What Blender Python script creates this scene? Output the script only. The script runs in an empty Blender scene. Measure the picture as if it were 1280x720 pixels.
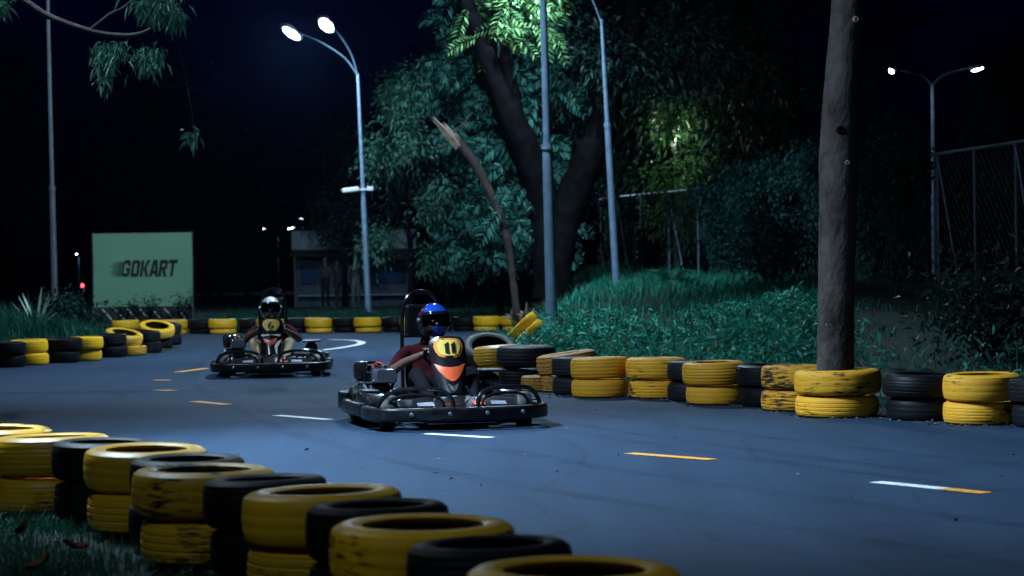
import bpy, math, random
import numpy as np
from mathutils import Vector, Matrix, Euler
R = math.radians
PI = math.pi
scene = bpy.context.scene
COL = scene.collection
rng = random.Random(7)
nrng = np.random.default_rng(7)

# ------------------------------------------------------------------ camera
F_PX, CAM_H = 2600.0, 1.13           # focal length in 1280-px units, eye height in metres
cam_d = bpy.data.cameras.new('camera')
cam = bpy.data.objects.new('camera', cam_d); COL.objects.link(cam)
cam_d.sensor_width = 36.0
cam_d.lens = F_PX / 1280 * 36.0
cam_d.clip_end = 2000
CAM_R = Matrix.Rotation(R(90) - math.atan(15 / F_PX), 3, 'X') @ Matrix.Rotation(R(-0.8), 3, 'Z')
cam.matrix_world = Matrix.Translation((0, 0, CAM_H)) @ CAM_R.to_4x4()
cam_d.dof.use_dof = True
cam_d.dof.focus_distance = 16.0
cam_d.dof.aperture_fstop = 3.6
scene.camera = cam

# ------------------------------------------------------------------ sky and exposure
world = bpy.data.worlds.new('World'); scene.world = world
world.use_nodes = True
wn = world.node_tree.nodes; wl = world.node_tree.links
sky = wn.new('ShaderNodeTexSky'); sky.sky_type = 'NISHITA'; sky.sun_disc = False
sky.sun_elevation = R(0.5); sky.sun_rotation = R(180)
sky.air_density = 1.0; sky.dust_density = 0.3; sky.ozone_density = 6.0
bgn = wn['Background']; bgn.inputs['Strength'].default_value = 0.008
tint = wn.new('ShaderNodeMix'); tint.data_type = 'RGBA'; tint.blend_type = 'MULTIPLY'; tint.inputs['Factor'].default_value = 1
tint.inputs[7].default_value = (.08, .07, 1.0, 1)
wl.new(sky.outputs[0], tint.inputs[6]); wl.new(tint.outputs[2], bgn.inputs['Color'])
scene.view_settings.view_transform = 'Standard'
scene.view_settings.look = 'None'
scene.view_settings.exposure = 0.0
scene.view_settings.gamma = 1.0
scene.cycles.use_denoising = True
scene.cycles.max_bounces = 6
scene.cycles.transparent_max_bounces = 8
scene.cycles.sample_clamp_indirect = 3.0
LIGHT_COL = (0.56, 0.79, 1.0)


# ------------------------------------------------------------------ pixel helpers (1280x720 photo)
def ray(px, py):
    return CAM_R @ Vector(((px - 640) / F_PX, -(py - 360) / F_PX, -1.0))

def g(px, py, z=0.0):
    d = ray(px, py); t = (z - CAM_H) / d.z
    return Vector((d.x * t, d.y * t, z))

def at(px, py, Y):
    d = ray(px, py); t = Y / d.y
    return Vector((d.x * t, Y, CAM_H + d.z * t))


# ------------------------------------------------------------------ materials
MATS = {}
def new_mat(name):
    m = bpy.data.materials.new(name); m.use_nodes = True
    nt = m.node_tree
    return m, nt, nt.nodes['Principled BSDF']

def mat(name, col, rough=0.5, metal=0.0, var=0.0, scale=8.0, bump=0.0, bscale=40.0, spec=None, emit=None, estr=0.0, coat=0.0, coords='Object'):
    """plain procedural material: colour broken up with noise, optional bump"""
    if name in MATS: return MATS[name]
    m, nt, b = new_mat(name)
    N, L = nt.nodes, nt.links
    b.inputs['Roughness'].default_value = rough
    b.inputs['Metallic'].default_value = metal
    if spec is not None: b.inputs['Specular IOR Level'].default_value = spec
    if coat: b.inputs['Coat Weight'].default_value = coat
    tc = N.new('ShaderNodeTexCoord')
    if var > 0:
        no = N.new('ShaderNodeTexNoise'); no.inputs['Scale'].default_value = scale; no.inputs['Detail'].default_value = 6
        L.new(tc.outputs[coords], no.inputs['Vector'])
        r = N.new('ShaderNodeValToRGB')
        r.color_ramp.elements[0].position = 0.3; r.color_ramp.elements[1].position = 0.7
        r.color_ramp.elements[0].color = (*[c * (1 - var) for c in col], 1)
        r.color_ramp.elements[1].color = (*[min(1, c * (1 + var)) for c in col], 1)
        L.new(no.outputs['Fac'], r.inputs['Fac']); L.new(r.outputs['Color'], b.inputs['Base Color'])
        mr = N.new('ShaderNodeMapRange'); mr.inputs['To Min'].default_value = max(0.02, rough - .12); mr.inputs['To Max'].default_value = min(1, rough + .12)
        L.new(no.outputs['Fac'], mr.inputs['Value']); L.new(mr.outputs['Result'], b.inputs['Roughness'])
    else:
        b.inputs['Base Color'].default_value = (*col, 1)
    if bump > 0:
        n2 = N.new('ShaderNodeTexNoise'); n2.inputs['Scale'].default_value = bscale; n2.inputs['Detail'].default_value = 5
        L.new(tc.outputs[coords], n2.inputs['Vector'])
        bu = N.new('ShaderNodeBump'); bu.inputs['Strength'].default_value = bump; bu.inputs['Distance'].default_value = 0.02
        L.new(n2.outputs['Fac'], bu.inputs['Height']); L.new(bu.outputs['Normal'], b.inputs['Normal'])
    if emit:
        b.inputs['Emission Color'].default_value = (*emit, 1); b.inputs['Emission Strength'].default_value = estr
    MATS[name] = m
    return m

def tyre_paint(name, col, wear, dark=(0.012, 0.012, 0.014), rough=0.38, spec=.5):
    """paint brushed over rubber: scuffs let the rubber through, grime along the circumference"""
    m, nt, b = new_mat(name); N, L = nt.nodes, nt.links
    b.inputs['Specular IOR Level'].default_value = spec
    tc = N.new('ShaderNodeTexCoord'); oi = N.new('ShaderNodeObjectInfo')
    ad = N.new('ShaderNodeVectorMath'); ad.operation = 'ADD'
    mu = N.new('ShaderNodeVectorMath'); mu.operation = 'SCALE'; mu.inputs['Scale'].default_value = 13.0
    cb = N.new('ShaderNodeCombineXYZ')
    for i in range(3): L.new(oi.outputs['Random'], cb.inputs[i])
    L.new(cb.outputs[0], mu.inputs[0])
    L.new(tc.outputs['Object'], ad.inputs[0]); L.new(mu.outputs[0], ad.inputs[1])
    # streaks: noise squeezed in z
    mp = N.new('ShaderNodeMapping'); mp.inputs['Scale'].default_value = (1.0, 1.0, 7.0)
    L.new(ad.outputs[0], mp.inputs['Vector'])
    n1 = N.new('ShaderNodeTexNoise'); n1.inputs['Scale'].default_value = 9; n1.inputs['Detail'].default_value = 12; n1.inputs['Roughness'].default_value = .72
    L.new(mp.outputs[0], n1.inputs['Vector'])
    n2 = N.new('ShaderNodeTexNoise'); n2.inputs['Scale'].default_value = 3.0; n2.inputs['Detail'].default_value = 4
    L.new(ad.outputs[0], n2.inputs['Vector'])
    r1 = N.new('ShaderNodeValToRGB'); r1.color_ramp.elements[0].position = .575 + wear * 1.25; r1.color_ramp.elements[1].position = .64 + wear * 1.25
    r1.color_ramp.elements[0].color = (1, 1, 1, 1); r1.color_ramp.elements[1].color = (0, 0, 0, 1)
    mm = N.new('ShaderNodeMath'); mm.operation = 'MULTIPLY_ADD'; mm.inputs[1].default_value = .75; mm.inputs[2].default_value = .13
    L.new(n1.outputs['Fac'], mm.inputs[0])
    m3 = N.new('ShaderNodeMath'); m3.operation = 'MULTIPLY_ADD'; m3.inputs[1].default_value = .5; 
    L.new(n2.outputs['Fac'], m3.inputs[0]); 
    m4 = N.new('ShaderNodeMath'); m4.operation = 'SUBTRACT'; L.new(mm.outputs[0], m4.inputs[0]); m4.inputs[1].default_value = .0
    L.new(m4.outputs[0], m3.inputs[2])
    L.new(m3.outputs[0], r1.inputs['Fac'])
    hsv = N.new('ShaderNodeHueSaturation'); hsv.inputs['Color'].default_value = (*col, 1)
    mv = N.new('ShaderNodeMapRange'); mv.inputs['To Min'].default_value = .78; mv.inputs['To Max'].default_value = 1.12
    L.new(oi.outputs['Random'], mv.inputs['Value']); L.new(mv.outputs[0], hsv.inputs['Value'])
    # dust tint
    dm = N.new('ShaderNodeMix'); dm.data_type = 'RGBA'
    rd = N.new('ShaderNodeMapRange'); rd.inputs['From Min'].default_value = .35; rd.inputs['From Max'].default_value = .75; rd.inputs['To Max'].default_value = .55
    L.new(n2.outputs['Fac'], rd.inputs['Value']); L.new(rd.outputs[0], dm.inputs['Factor'])
    L.new(hsv.outputs[0], dm.inputs[6]); dm.inputs[7].default_value = (*[c * .62 + .01 for c in col], 1)
    mx = N.new('ShaderNodeMix'); mx.data_type = 'RGBA'
    L.new(r1.outputs[0], mx.inputs['Factor']); L.new(dm.outputs[2], mx.inputs[6]); mx.inputs[7].default_value = (*dark, 1)
    L.new(mx.outputs[2], b.inputs['Base Color'])
    rr = N.new('ShaderNodeMapRange'); rr.inputs['To Min'].default_value = rough - .1; rr.inputs['To Max'].default_value = rough + .3
    L.new(n1.outputs['Fac'], rr.inputs['Value']); L.new(rr.outputs[0], b.inputs['Roughness'])
    bu = N.new('ShaderNodeBump'); bu.inputs['Strength'].default_value = .25; bu.inputs['Distance'].default_value = .008
    L.new(n1.outputs['Fac'], bu.inputs['Height']); L.new(bu.outputs[0], b.inputs['Normal'])
    MATS[name] = m
    return m

def leaf_mat(name, c0, c1, transl=0.25, rough=0.45, dry=None):
    m = bpy.data.materials.new(name); m.use_nodes = True
    nt = m.node_tree; N, L = nt.nodes, nt.links
    b = N['Principled BSDF']; out = N['Material Output']
    ge = N.new('ShaderNodeNewGeometry')
    r = N.new('ShaderNodeValToRGB')
    r.color_ramp.elements[0].color = (*c0, 1); r.color_ramp.elements[1].color = (*c1, 1)
    if dry is not None:
        r.color_ramp.elements[1].position = .90; e_ = r.color_ramp.elements.new(.96); e_.color = (*dry, 1)
    L.new(ge.outputs['Random Per Island'], r.inputs['Fac'])
    L.new(r.outputs[0], b.inputs['Base Color'])
    b.inputs['Roughness'].default_value = rough
    b.inputs['Specular IOR Level'].default_value = .15
    if transl > 0:
        t = N.new('ShaderNodeBsdfTranslucent'); L.new(r.outputs[0], t.inputs['Color'])
        mx = N.new('ShaderNodeMixShader'); mx.inputs[0].default_value = transl
        L.new(b.outputs[0], mx.inputs[1]); L.new(t.outputs[0], mx.inputs[2]); L.new(mx.outputs[0], out.inputs['Surface'])
    MATS[name] = m
    return m

def asphalt_mat():
    m, nt, b = new_mat('asphalt'); N, L = nt.nodes, nt.links
    tc = N.new('ShaderNodeTexCoord')
    def noise(s, d, vec=None, ro=.55):
        n = N.new('ShaderNodeTexNoise'); n.inputs['Scale'].default_value = s; n.inputs['Detail'].default_value = d; n.inputs['Roughness'].default_value = ro
        L.new(vec or tc.outputs['Object'], n.inputs['Vector']); return n
    fine = noise(55, 6, ro=.8); mid = noise(1.1, 7); big = noise(.22, 5)
    mp = N.new('ShaderNodeMapping'); mp.inputs['Rotation'].default_value = (0, 0, R(38)); mp.inputs['Scale'].default_value = (2.6, .16, 1)
    L.new(tc.outputs['Object'], mp.inputs['Vector'])
    streak = noise(1.0, 5, mp.outputs[0])
    r = N.new('ShaderNodeValToRGB')
    e = r.color_ramp.elements
    e[0].position = .25; e[0].color = (.009, .025, .054, 1); e[1].position = .78; e[1].color = (.030, .062, .114, 1)
    a1 = N.new('ShaderNodeMath'); a1.operation = 'MULTIPLY_ADD'; a1.inputs[1].default_value = .30; L.new(mid.outputs[0], a1.inputs[0])
    a2 = N.new('ShaderNodeMath'); a2.operation = 'MULTIPLY_ADD'; a2.inputs[1].default_value = .2; L.new(big.outputs[0], a2.inputs[0])
    a3 = N.new('ShaderNodeMath'); a3.operation = 'MULTIPLY'; a3.inputs[1].default_value = .50; L.new(streak.outputs[0], a3.inputs[0])
    L.new(a3.outputs[0], a2.inputs[2]); L.new(a2.outputs[0], a1.inputs[2]); L.new(a1.outputs[0], r.inputs['Fac'])
    # stone chips
    vo = N.new('ShaderNodeTexVoronoi'); vo.inputs['Scale'].default_value = 90
    L.new(tc.outputs['Object'], vo.inputs['Vector'])
    rc = N.new('ShaderNodeValToRGB'); rc.color_ramp.elements[0].position = .0; rc.color_ramp.elements[0].color = (1.5, 1.5, 1.5, 1)
    rc.color_ramp.elements[1].position = .45; rc.color_ramp.elements[1].color = (.85, .85, .85, 1)
    L.new(vo.outputs['Distance'], rc.inputs['Fac'])
    mu = N.new('ShaderNodeMix'); mu.data_type = 'RGBA'; mu.blend_type = 'MULTIPLY'; mu.inputs['Factor'].default_value = 1
    L.new(r.outputs[0], mu.inputs[6]); L.new(rc.outputs[0], mu.inputs[7])
    gr = N.new('ShaderNodeValToRGB'); gr.color_ramp.elements[0].position = .36; gr.color_ramp.elements[0].color = (.55, .55, .55, 1); gr.color_ramp.elements[1].position = .66; gr.color_ramp.elements[1].color = (1.5, 1.5, 1.5, 1)
    L.new(fine.outputs[0], gr.inputs['Fac'])
    mu2 = N.new('ShaderNodeMix'); mu2.data_type = 'RGBA'; mu2.blend_type = 'MULTIPLY'; mu2.inputs['Factor'].default_value = 1
    L.new(mu.outputs[2], mu2.inputs[6]); L.new(gr.outputs[0], mu2.inputs[7])
    # fine wandering cracks
    vc = N.new('ShaderNodeTexVoronoi'); vc.feature = 'DISTANCE_TO_EDGE'; vc.inputs['Scale'].default_value = .55
    wv = N.new('ShaderNodeVectorMath'); wv.operation = 'MULTIPLY_ADD'; wv.inputs[1].default_value = (.5, .5, 0); L.new(mid.outputs['Color'], wv.inputs[0]); L.new(tc.outputs['Object'], wv.inputs[2])
    L.new(wv.outputs[0], vc.inputs['Vector'])
    ck = N.new('ShaderNodeMapRange'); ck.inputs['From Min'].default_value = 0; ck.inputs['From Max'].default_value = .012; ck.inputs['To Min'].default_value = .72; ck.inputs['To Max'].default_value = 1
    L.new(vc.outputs['Distance'], ck.inputs['Value'])
    mu3 = N.new('ShaderNodeMix'); mu3.data_type = 'RGBA'; mu3.blend_type = 'MULTIPLY'; mu3.inputs['Factor'].default_value = 1
    L.new(mu2.outputs[2], mu3.inputs[6]); L.new(ck.outputs[0], mu3.inputs[7])
    L.new(mu3.outputs[2], b.inputs['Base Color'])
    rr = N.new('ShaderNodeMapRange'); rr.inputs['To Min'].default_value = .62; rr.inputs['To Max'].default_value = .9
    L.new(mid.outputs[0], rr.inputs['Value']); L.new(rr.outputs[0], b.inputs['Roughness'])
    b.inputs['Specular IOR Level'].default_value = .16
    bu = N.new('ShaderNodeBump'); bu.inputs['Strength'].default_value = .6; bu.inputs['Distance'].default_value = .010
    L.new(fine.outputs[0], bu.inputs['Height']); L.new(bu.outputs[0], b.inputs['Normal'])
    return m

def soil_mat():
    m, nt, b = new_mat('soil_and_grass'); N, L = nt.nodes, nt.links
    tc = N.new('ShaderNodeTexCoord')
    n = N.new('ShaderNodeTexNoise'); n.inputs['Scale'].default_value = 2.4; n.inputs['Detail'].default_value = 10
    L.new(tc.outputs['Object'], n.inputs['Vector'])
    r = N.new('ShaderNodeValToRGB'); e = r.color_ramp.elements
    e[0].position = .32; e[0].color = (.006, .006, .005, 1); e[1].position = .68; e[1].color = (.005, .022, .013, 1)
    L.new(n.outputs[0], r.inputs['Fac']); L.new(r.outputs[0], b.inputs['Base Color'])
    b.inputs['Roughness'].default_value = .95
    n2 = N.new('ShaderNodeTexNoise'); n2.inputs['Scale'].default_value = 14; n2.inputs['Detail'].default_value = 8
    L.new(tc.outputs['Object'], n2.inputs['Vector'])
    bu = N.new('ShaderNodeBump'); bu.inputs['Strength'].default_value = .7; bu.inputs['Distance'].default_value = .05
    L.new(n2.outputs[0], bu.inputs['Height']); L.new(bu.outputs[0], b.inputs['Normal'])
    return m

def road_paint(name, col, alt=None):
    m, nt, b = new_mat(name); N, L = nt.nodes, nt.links
    tc = N.new('ShaderNodeTexCoord')
    n = N.new('ShaderNodeTexNoise'); n.inputs['Scale'].default_value = 28; n.inputs['Detail'].default_value = 8; n.inputs['Roughness'].default_value = .7
    L.new(tc.outputs['Object'], n.inputs['Vector'])
    r = N.new('ShaderNodeValToRGB'); e = r.color_ramp.elements
    e[0].position = .36; e[0].color = (.06, .065, .08, 1); e[1].position = .46; e[1].color = (*col, 1)
    L.new(n.outputs[0], r.inputs['Fac']); L.new(r.outputs[0], b.inputs['Base Color'])
    b.inputs['Roughness'].default_value = .6
    MATS[name] = m
    return m


# ------------------------------------------------------------------ mesh builder
class MB:
    def __init__(s): s.v = []; s.f = []; s.m = []
    def add(s, verts, faces, mi=0):
        o = len(s.v); s.v.extend([tuple(p) for p in verts])
        for f in faces: s.f.append([i + o for i in f]); s.m.append(mi)
    def box(s, c, size, mi=0, rot=None, ch=None):
        hx, hy, hz = size[0] / 2, size[1] / 2, size[2] / 2
        b = min(hx, hy, hz) * .25 if ch is None else min(ch, hx * .9, hy * .9, hz * .9)
        vs = []; idx = {}
        for sx in (-1, 1):
            for sy in (-1, 1):
                for sz in (-1, 1):
                    for k in range(3):
                        p = [sx * (hx - (b if k != 0 else 0)), sy * (hy - (b if k != 1 else 0)), sz * (hz - (b if k != 2 else 0))]
                        idx[(sx, sy, sz, k)] = len(vs); vs.append(Vector(p))
        fs = []
        for k in range(3):
            o1, o2 = (k + 1) % 3, (k + 2) % 3
            for sg in (-1, 1):
                q = []
                for a, bb in ((-1, -1), (1, -1), (1, 1), (-1, 1)):
                    key = [0, 0, 0]; key[k] = sg; key[o1] = a; key[o2] = bb
                    q.append(idx[(*key, k)])
                fs.append(q if sg > 0 else q[::-1])
        for k in range(3):                                   # edges along axis k
            o1, o2 = (k + 1) % 3, (k + 2) % 3
            for a in (-1, 1):
                for bb in (-1, 1):
                    k0 = [0, 0, 0]; k0[o1] = a; k0[o2] = bb
                    lo = list(k0); lo[k] = -1; hi = list(k0); hi[k] = 1
                    fs.append([idx[(*lo, o1)], idx[(*hi, o1)], idx[(*hi, o2)], idx[(*lo, o2)]])
        for sx in (-1, 1):
            for sy in (-1, 1):
                for sz in (-1, 1): fs.append([idx[(sx, sy, sz, k)] for k in range(3)])
        M = (rot.to_matrix() if isinstance(rot, Euler) else rot) if rot is not None else None
        c = Vector(c)
        s.add([c + (M @ p if M is not None else p) for p in vs], fs, mi)
        return s
    def tube(s, pts, r, n=8, mi=0, cap=True, closed=False):
        pts = [Vector(p) for p in pts]; k = len(pts)
        rs = r if isinstance(r, (list, tuple)) else [r] * k
        vs = []; up = None
        for i, p in enumerate(pts):
            if closed: t = pts[(i + 1) % k] - pts[i - 1]
            else: t = pts[min(i + 1, k - 1)] - pts[max(i - 1, 0)]
            t = t.normalized() if t.length > 1e-9 else Vector((0, 0, 1))
            if up is None:
                up = Vector((0, 0, 1)) if abs(t.z) < .9 else Vector((1, 0, 0))
            a = (up - t * up.dot(t)); a = a.normalized() if a.length > 1e-6 else t.orthogonal().normalized()
            up = a; b = t.cross(a)
            for j in range(n):
                an = 2 * PI * j / n
                vs.append(p + (a * math.cos(an) + b * math.sin(an)) * rs[i])
        fs = []
        for i in range(k if closed else k - 1):
            i2 = (i + 1) % k
            for j in range(n):
                j2 = (j + 1) % n
                fs.append([i * n + j, i * n + j2, i2 * n + j2, i2 * n + j])
        if cap and not closed:
            fs.append(list(range(n))[::-1]); fs.append([(k - 1) * n + j for j in range(n)])
        s.add(vs, fs, mi); return s
    def sweep(s, path, prof, mi=0):
        """profile (offset outward, z) swept along a plan path given as (x,y,z)"""
        P = [Vector(p) for p in path]; k = len(P); n = len(prof); vs = []
        for i, p in enumerate(P):
            t = P[min(i + 1, k - 1)] - P[max(i - 1, 0)]; t.z = 0; t.normalize()
            nn = Vector((t.y, -t.x, 0))
            for o, z in prof: vs.append(p + nn * o + Vector((0, 0, z)))
        fs = []
        for i in range(k - 1):
            for j in range(n):
                j2 = (j + 1) % n
                fs.append([i * n + j, i * n + j2, (i + 1) * n + j2, (i + 1) * n + j])
        fs.append(list(range(n))[::-1]); fs.append([(k - 1) * n + j for j in range(n)])
        s.add(vs, fs, mi); return s
    def lathe(s, prof, n=24, mi=0, M=None, closed=False):
        vs = []; k = len(prof)
        for i in range(n):
            an = 2 * PI * i / n
            for r_, z in prof:
                p = Vector((r_ * math.cos(an), r_ * math.sin(an), z))
                vs.append(M @ p if M is not None else p)
        fs = []
        for i in range(n):
            i2 = (i + 1) % n
            for j in range(k if closed else k - 1):
                j2 = (j + 1) % k
                fs.append([i * k + j, i2 * k + j, i2 * k + j2, i * k + j2])
        s.add(vs, fs, mi); return s
    def loft(s, rings, mi=0, cap=True):
        n = len(rings[0]); vs = [p for r_ in rings for p in r_]; fs = []
        for i in range(len(rings) - 1):
            for j in range(n):
                j2 = (j + 1) % n
                fs.append([i * n + j, i * n + j2, (i + 1) * n + j2, (i + 1) * n + j])
        if cap:
            fs.append(list(range(n))[::-1]); fs.append([(len(rings) - 1) * n + j for j in range(n)])
        s.add(vs, fs, mi); return s
    def mesh(s, name, mats, angle=35, flat=False):
        me = bpy.data.meshes.new(name); me.from_pydata(s.v, [], s.f)
        for m_ in (mats if isinstance(mats, (list, tuple)) else [mats]): me.materials.append(m_)
        if max(s.m or [0]) > 0: me.polygons.foreach_set('material_index', s.m)
        me.update()
        import bmesh
        bm = bmesh.new(); bm.from_mesh(me); bmesh.ops.recalc_face_normals(bm, faces=bm.faces); bm.to_mesh(me); bm.free()
        if not flat:
            me.shade_smooth(); me.set_sharp_from_angle(angle=R(angle))
        return me
    def build(s, name, mats, parent=None, **k):
        o = bpy.data.objects.new(name, s.mesh(name, mats, **k)); COL.objects.link(o)
        if parent is not None: o.parent = parent
        return o

def tag(o, label=None, cat=None, group=None, kind=None):
    if label: o['label'] = label
    if cat: o['category'] = cat
    if group: o['group'] = group
    if kind: o['kind'] = kind
    return o

def empty(name, loc, rz=0.0):
    o = bpy.data.objects.new(name, None); COL.objects.link(o)
    o.empty_display_size = .2
    o.location = loc; o.rotation_euler = (0, 0, rz)
    return o

def fast_mesh(name, V, Fq, mats, parent=None, mi=None, smooth=False):
    """numpy quads/tris to one object"""
    me = bpy.data.meshes.new(name)
    nv = len(V); k = Fq.shape[1]; nf = len(Fq)
    me.vertices.add(nv); me.vertices.foreach_set('co', np.asarray(V, dtype=np.float32).ravel())
    me.loops.add(nf * k); me.loops.foreach_set('vertex_index', np.asarray(Fq, dtype=np.int32).ravel())
    me.polygons.add(nf)
    me.polygons.foreach_set('loop_start', np.arange(0, nf * k, k, dtype=np.int32))
    for m_ in (mats if isinstance(mats, (list, tuple)) else [mats]): me.materials.append(m_)
    if mi is not None: me.polygons.foreach_set('material_index', np.asarray(mi, dtype=np.int32))
    me.update(calc_edges=True); me.validate()
    if smooth: me.shade_smooth()
    o = bpy.data.objects.new(name, me); COL.objects.link(o)
    if parent is not None: o.parent = parent
    return o

def catmull(pts, n=6, closed=False):
    P = [Vector(p) for p in pts]; out = []; k = len(P)
    for i in range(k if closed else k - 1):
        if closed: p0, p1, p2, p3 = P[i - 1], P[i], P[(i + 1) % k], P[(i + 2) % k]
        else: p0, p1, p2, p3 = P[max(i - 1, 0)], P[i], P[i + 1], P[min(i + 2, k - 1)]
        for j in range(n):
            t = j / n
            out.append(.5 * ((2 * p1) + (p2 - p0) * t + (2 * p0 - 5 * p1 + 4 * p2 - p3) * t * t + (3 * p1 - p0 - 3 * p2 + p3) * t ** 3))
    if not closed: out.append(P[-1])
    return out


# ------------------------------------------------------------------ materials in use
ASPHALT = asphalt_mat(); SOIL = soil_mat()
YEL = tyre_paint('yellow_tyre_paint', (.92, .49, .010), .015, rough=.28)
YEL_W = tyre_paint('worn_yellow_tyre_paint', (.84, .45, .012), .075, rough=.32)
YEL_B = tyre_paint('bright_yellow_tyre_paint', (.95, .50, .006), -.06)
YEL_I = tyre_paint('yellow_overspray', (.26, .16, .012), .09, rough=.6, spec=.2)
YEL_R = tyre_paint('dusty_yellow_tyre_paint', (.80, .38, .022), .045, rough=.52, spec=.25)
YEL_RW = tyre_paint('dusty_worn_yellow_tyre_paint', (.72, .34, .022), .095, rough=.55, spec=.25)
ORA = tyre_paint('brownish_yellow_tyre_paint', (.55, .24, .03), .03, rough=.55)
BLK = tyre_paint('black_tyre_rubber', (.003, .004, .006), .02, dark=(.008, .009, .011), rough=.42, spec=.17)
BLK_G = tyre_paint('dusty_tyre_rubber', (.011, .011, .014), .04, dark=(.008, .008, .010), rough=.5, spec=.25)
def mottled_bark():
    m, nt, b = new_mat('mottled_bark'); N, L = nt.nodes, nt.links
    tc = N.new('ShaderNodeTexCoord'); mp = N.new('ShaderNodeMapping'); mp.inputs['Scale'].default_value = (1, 1, .55); L.new(tc.outputs['Object'], mp.inputs['Vector'])
    n1 = N.new('ShaderNodeTexNoise'); n1.inputs['Scale'].default_value = 3.2; n1.inputs['Detail'].default_value = 10; n1.inputs['Roughness'].default_value = .7; L.new(mp.outputs[0], n1.inputs['Vector'])
    r = N.new('ShaderNodeValToRGB'); e = r.color_ramp.elements; e[0].position = .34; e[0].color = (.010, .009, .009, 1); e[1].position = .70; e[1].color = (.115, .100, .090, 1)
    em = e.new(.47); em.color = (.050, .043, .038, 1)
    L.new(n1.outputs[0], r.inputs['Fac'])
    vo = N.new('ShaderNodeTexVoronoi'); vo.inputs['Scale'].default_value = 30; vo.inputs['Randomness'].default_value = 1; L.new(mp.outputs[0], vo.inputs['Vector'])
    n2 = N.new('ShaderNodeTexNoise'); n2.inputs['Scale'].default_value = 7; n2.inputs['Detail'].default_value = 3; L.new(tc.outputs['Object'], n2.inputs['Vector'])
    sm = N.new('ShaderNodeMath'); sm.operation = 'MULTIPLY_ADD'; sm.inputs[1].default_value = -.50; L.new(n2.outputs[0], sm.inputs[0]); L.new(vo.outputs['Distance'], sm.inputs[2])
    sp = N.new('ShaderNodeMapRange'); sp.inputs['From Min'].default_value = -.22; sp.inputs['From Max'].default_value = -.12; sp.inputs['To Min'].default_value = 1; sp.inputs['To Max'].default_value = 0; L.new(sm.outputs[0], sp.inputs['Value'])
    mx = N.new('ShaderNodeMix'); mx.data_type = 'RGBA'; L.new(sp.outputs[0], mx.inputs['Factor']); L.new(r.outputs[0], mx.inputs[6]); mx.inputs[7].default_value = (.15, .145, .14, 1)
    L.new(mx.outputs[2], b.inputs['Base Color']); b.inputs['Roughness'].default_value = .85; b.inputs['Specular IOR Level'].default_value = .2
    n3 = N.new('ShaderNodeTexNoise'); n3.inputs['Scale'].default_value = 26; n3.inputs['Detail'].default_value = 8; L.new(mp.outputs[0], n3.inputs['Vector'])
    bu = N.new('ShaderNodeBump'); bu.inputs['Strength'].default_value = .9; bu.inputs['Distance'].default_value = .015; L.new(n3.outputs[0], bu.inputs['Height']); L.new(bu.outputs[0], b.inputs['Normal'])
    return m
MOTTLED = mottled_bark()
TY = {'Y': YEL_R, 'W': YEL_RW, 'y': YEL, 'w': YEL_W, 'b': YEL_B, 'o': ORA, 'k': BLK, 'd': BLK_G}
POLE = mat('galvanised_pole', (.20, .30, .42), .45, .35, var=.18, scale=6)
POLE_D = mat('dark_pole', (.10, .12, .14), .5, .3, var=.2, scale=6)
LED = mat('lit_lamp_diffuser', (.9, .9, .9), .4, emit=(.78, .90, 1.0), estr=40)
LED_S = mat('far_lamp_glow', (.9, .9, .9), .4, emit=(.78, .88, 1.0), estr=22)
HEADM = mat('lamp_housing', (.22, .24, .26), .45, .3)
BARK_D = mat('silhouette_bark', (.0045, .0045, .005), .95, spec=.05, var=.6, scale=5, bump=1.0, bscale=7)  # backlit black of the forked limbs put into the bark colour
BARK_G = mat('grey_blotched_bark', (.058, .054, .052), .85, var=.5, scale=4.5, bump=.6, bscale=14)
SPLINT = mat('splintered_wood', (.30, .22, .16), .8, var=.3, scale=12, bump=.5, bscale=20)
LEAF_A = leaf_mat('drooping_leaves', (.022, .095, .072), (.085, .22, .14))
LEAF_B = leaf_mat('pinnate_leaves', (.022, .115, .100), (.065, .220, .170), .35)
LEAF_C = leaf_mat('ivy_leaves', (.008, .055, .052), (.050, .150, .125))
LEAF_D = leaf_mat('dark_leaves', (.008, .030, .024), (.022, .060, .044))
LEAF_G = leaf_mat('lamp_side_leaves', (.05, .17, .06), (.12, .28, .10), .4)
LEAF_Y = leaf_mat('lamplit_yellow_green_leaves', (.045, .150, .055), (.15, .29, .09), .4)  # lamp-lit brightness put into the colour of these leaves
GRASS = leaf_mat('grass_blades', (.003, .110, .078), (.030, .310, .200), .2, dry=(.12, .11, .045))
WEED = leaf_mat('weed_leaves', (.003, .110, .085), (.060, .370, .250), .2, .65, dry=(.13, .12, .05))
GRASS_D = leaf_mat('dull_grass', (.006, .070, .046), (.020, .120, .070), .2)
DRYLEAF = mat('dry_leaf', (.16, .065, .022), .8, var=.3, scale=30)


# ================================================================== THE SETTING
def smooth01(a, b, x):
    t = np.clip((x - a) / (b - a), 0, 1)
    return t * t * (3 - 2 * t)

def hgt(x, y):
    x = np.asarray(x, dtype=float); y = np.asarray(y, dtype=float)
    s = (x - .30) * .85 + (y - 20.9) * .52
    xe = .15 + .95 * smooth01(32, 43, y)
    hill = .95 * smooth01(.35, 11.5, s) * smooth01(-.55, .9, x - xe)
    hill = hill * (1 - .55 * smooth01(3.5, 8, x) * (1 - smooth01(26, 33, y)))
    mound = .62 * np.exp(-(((x + 9.6) / 2.4) ** 2 + ((y - 33.5) / 3.0) ** 2))
    far = .10 * smooth01(44.6, 49, y)
    und = .06 * np.sin(x * 1.7 + y * .6) * np.sin(y * 1.1 - x * .4) * np.clip(hill + mound + far, 0, .5) * 3
    return hill + mound + far + und - .03

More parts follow.
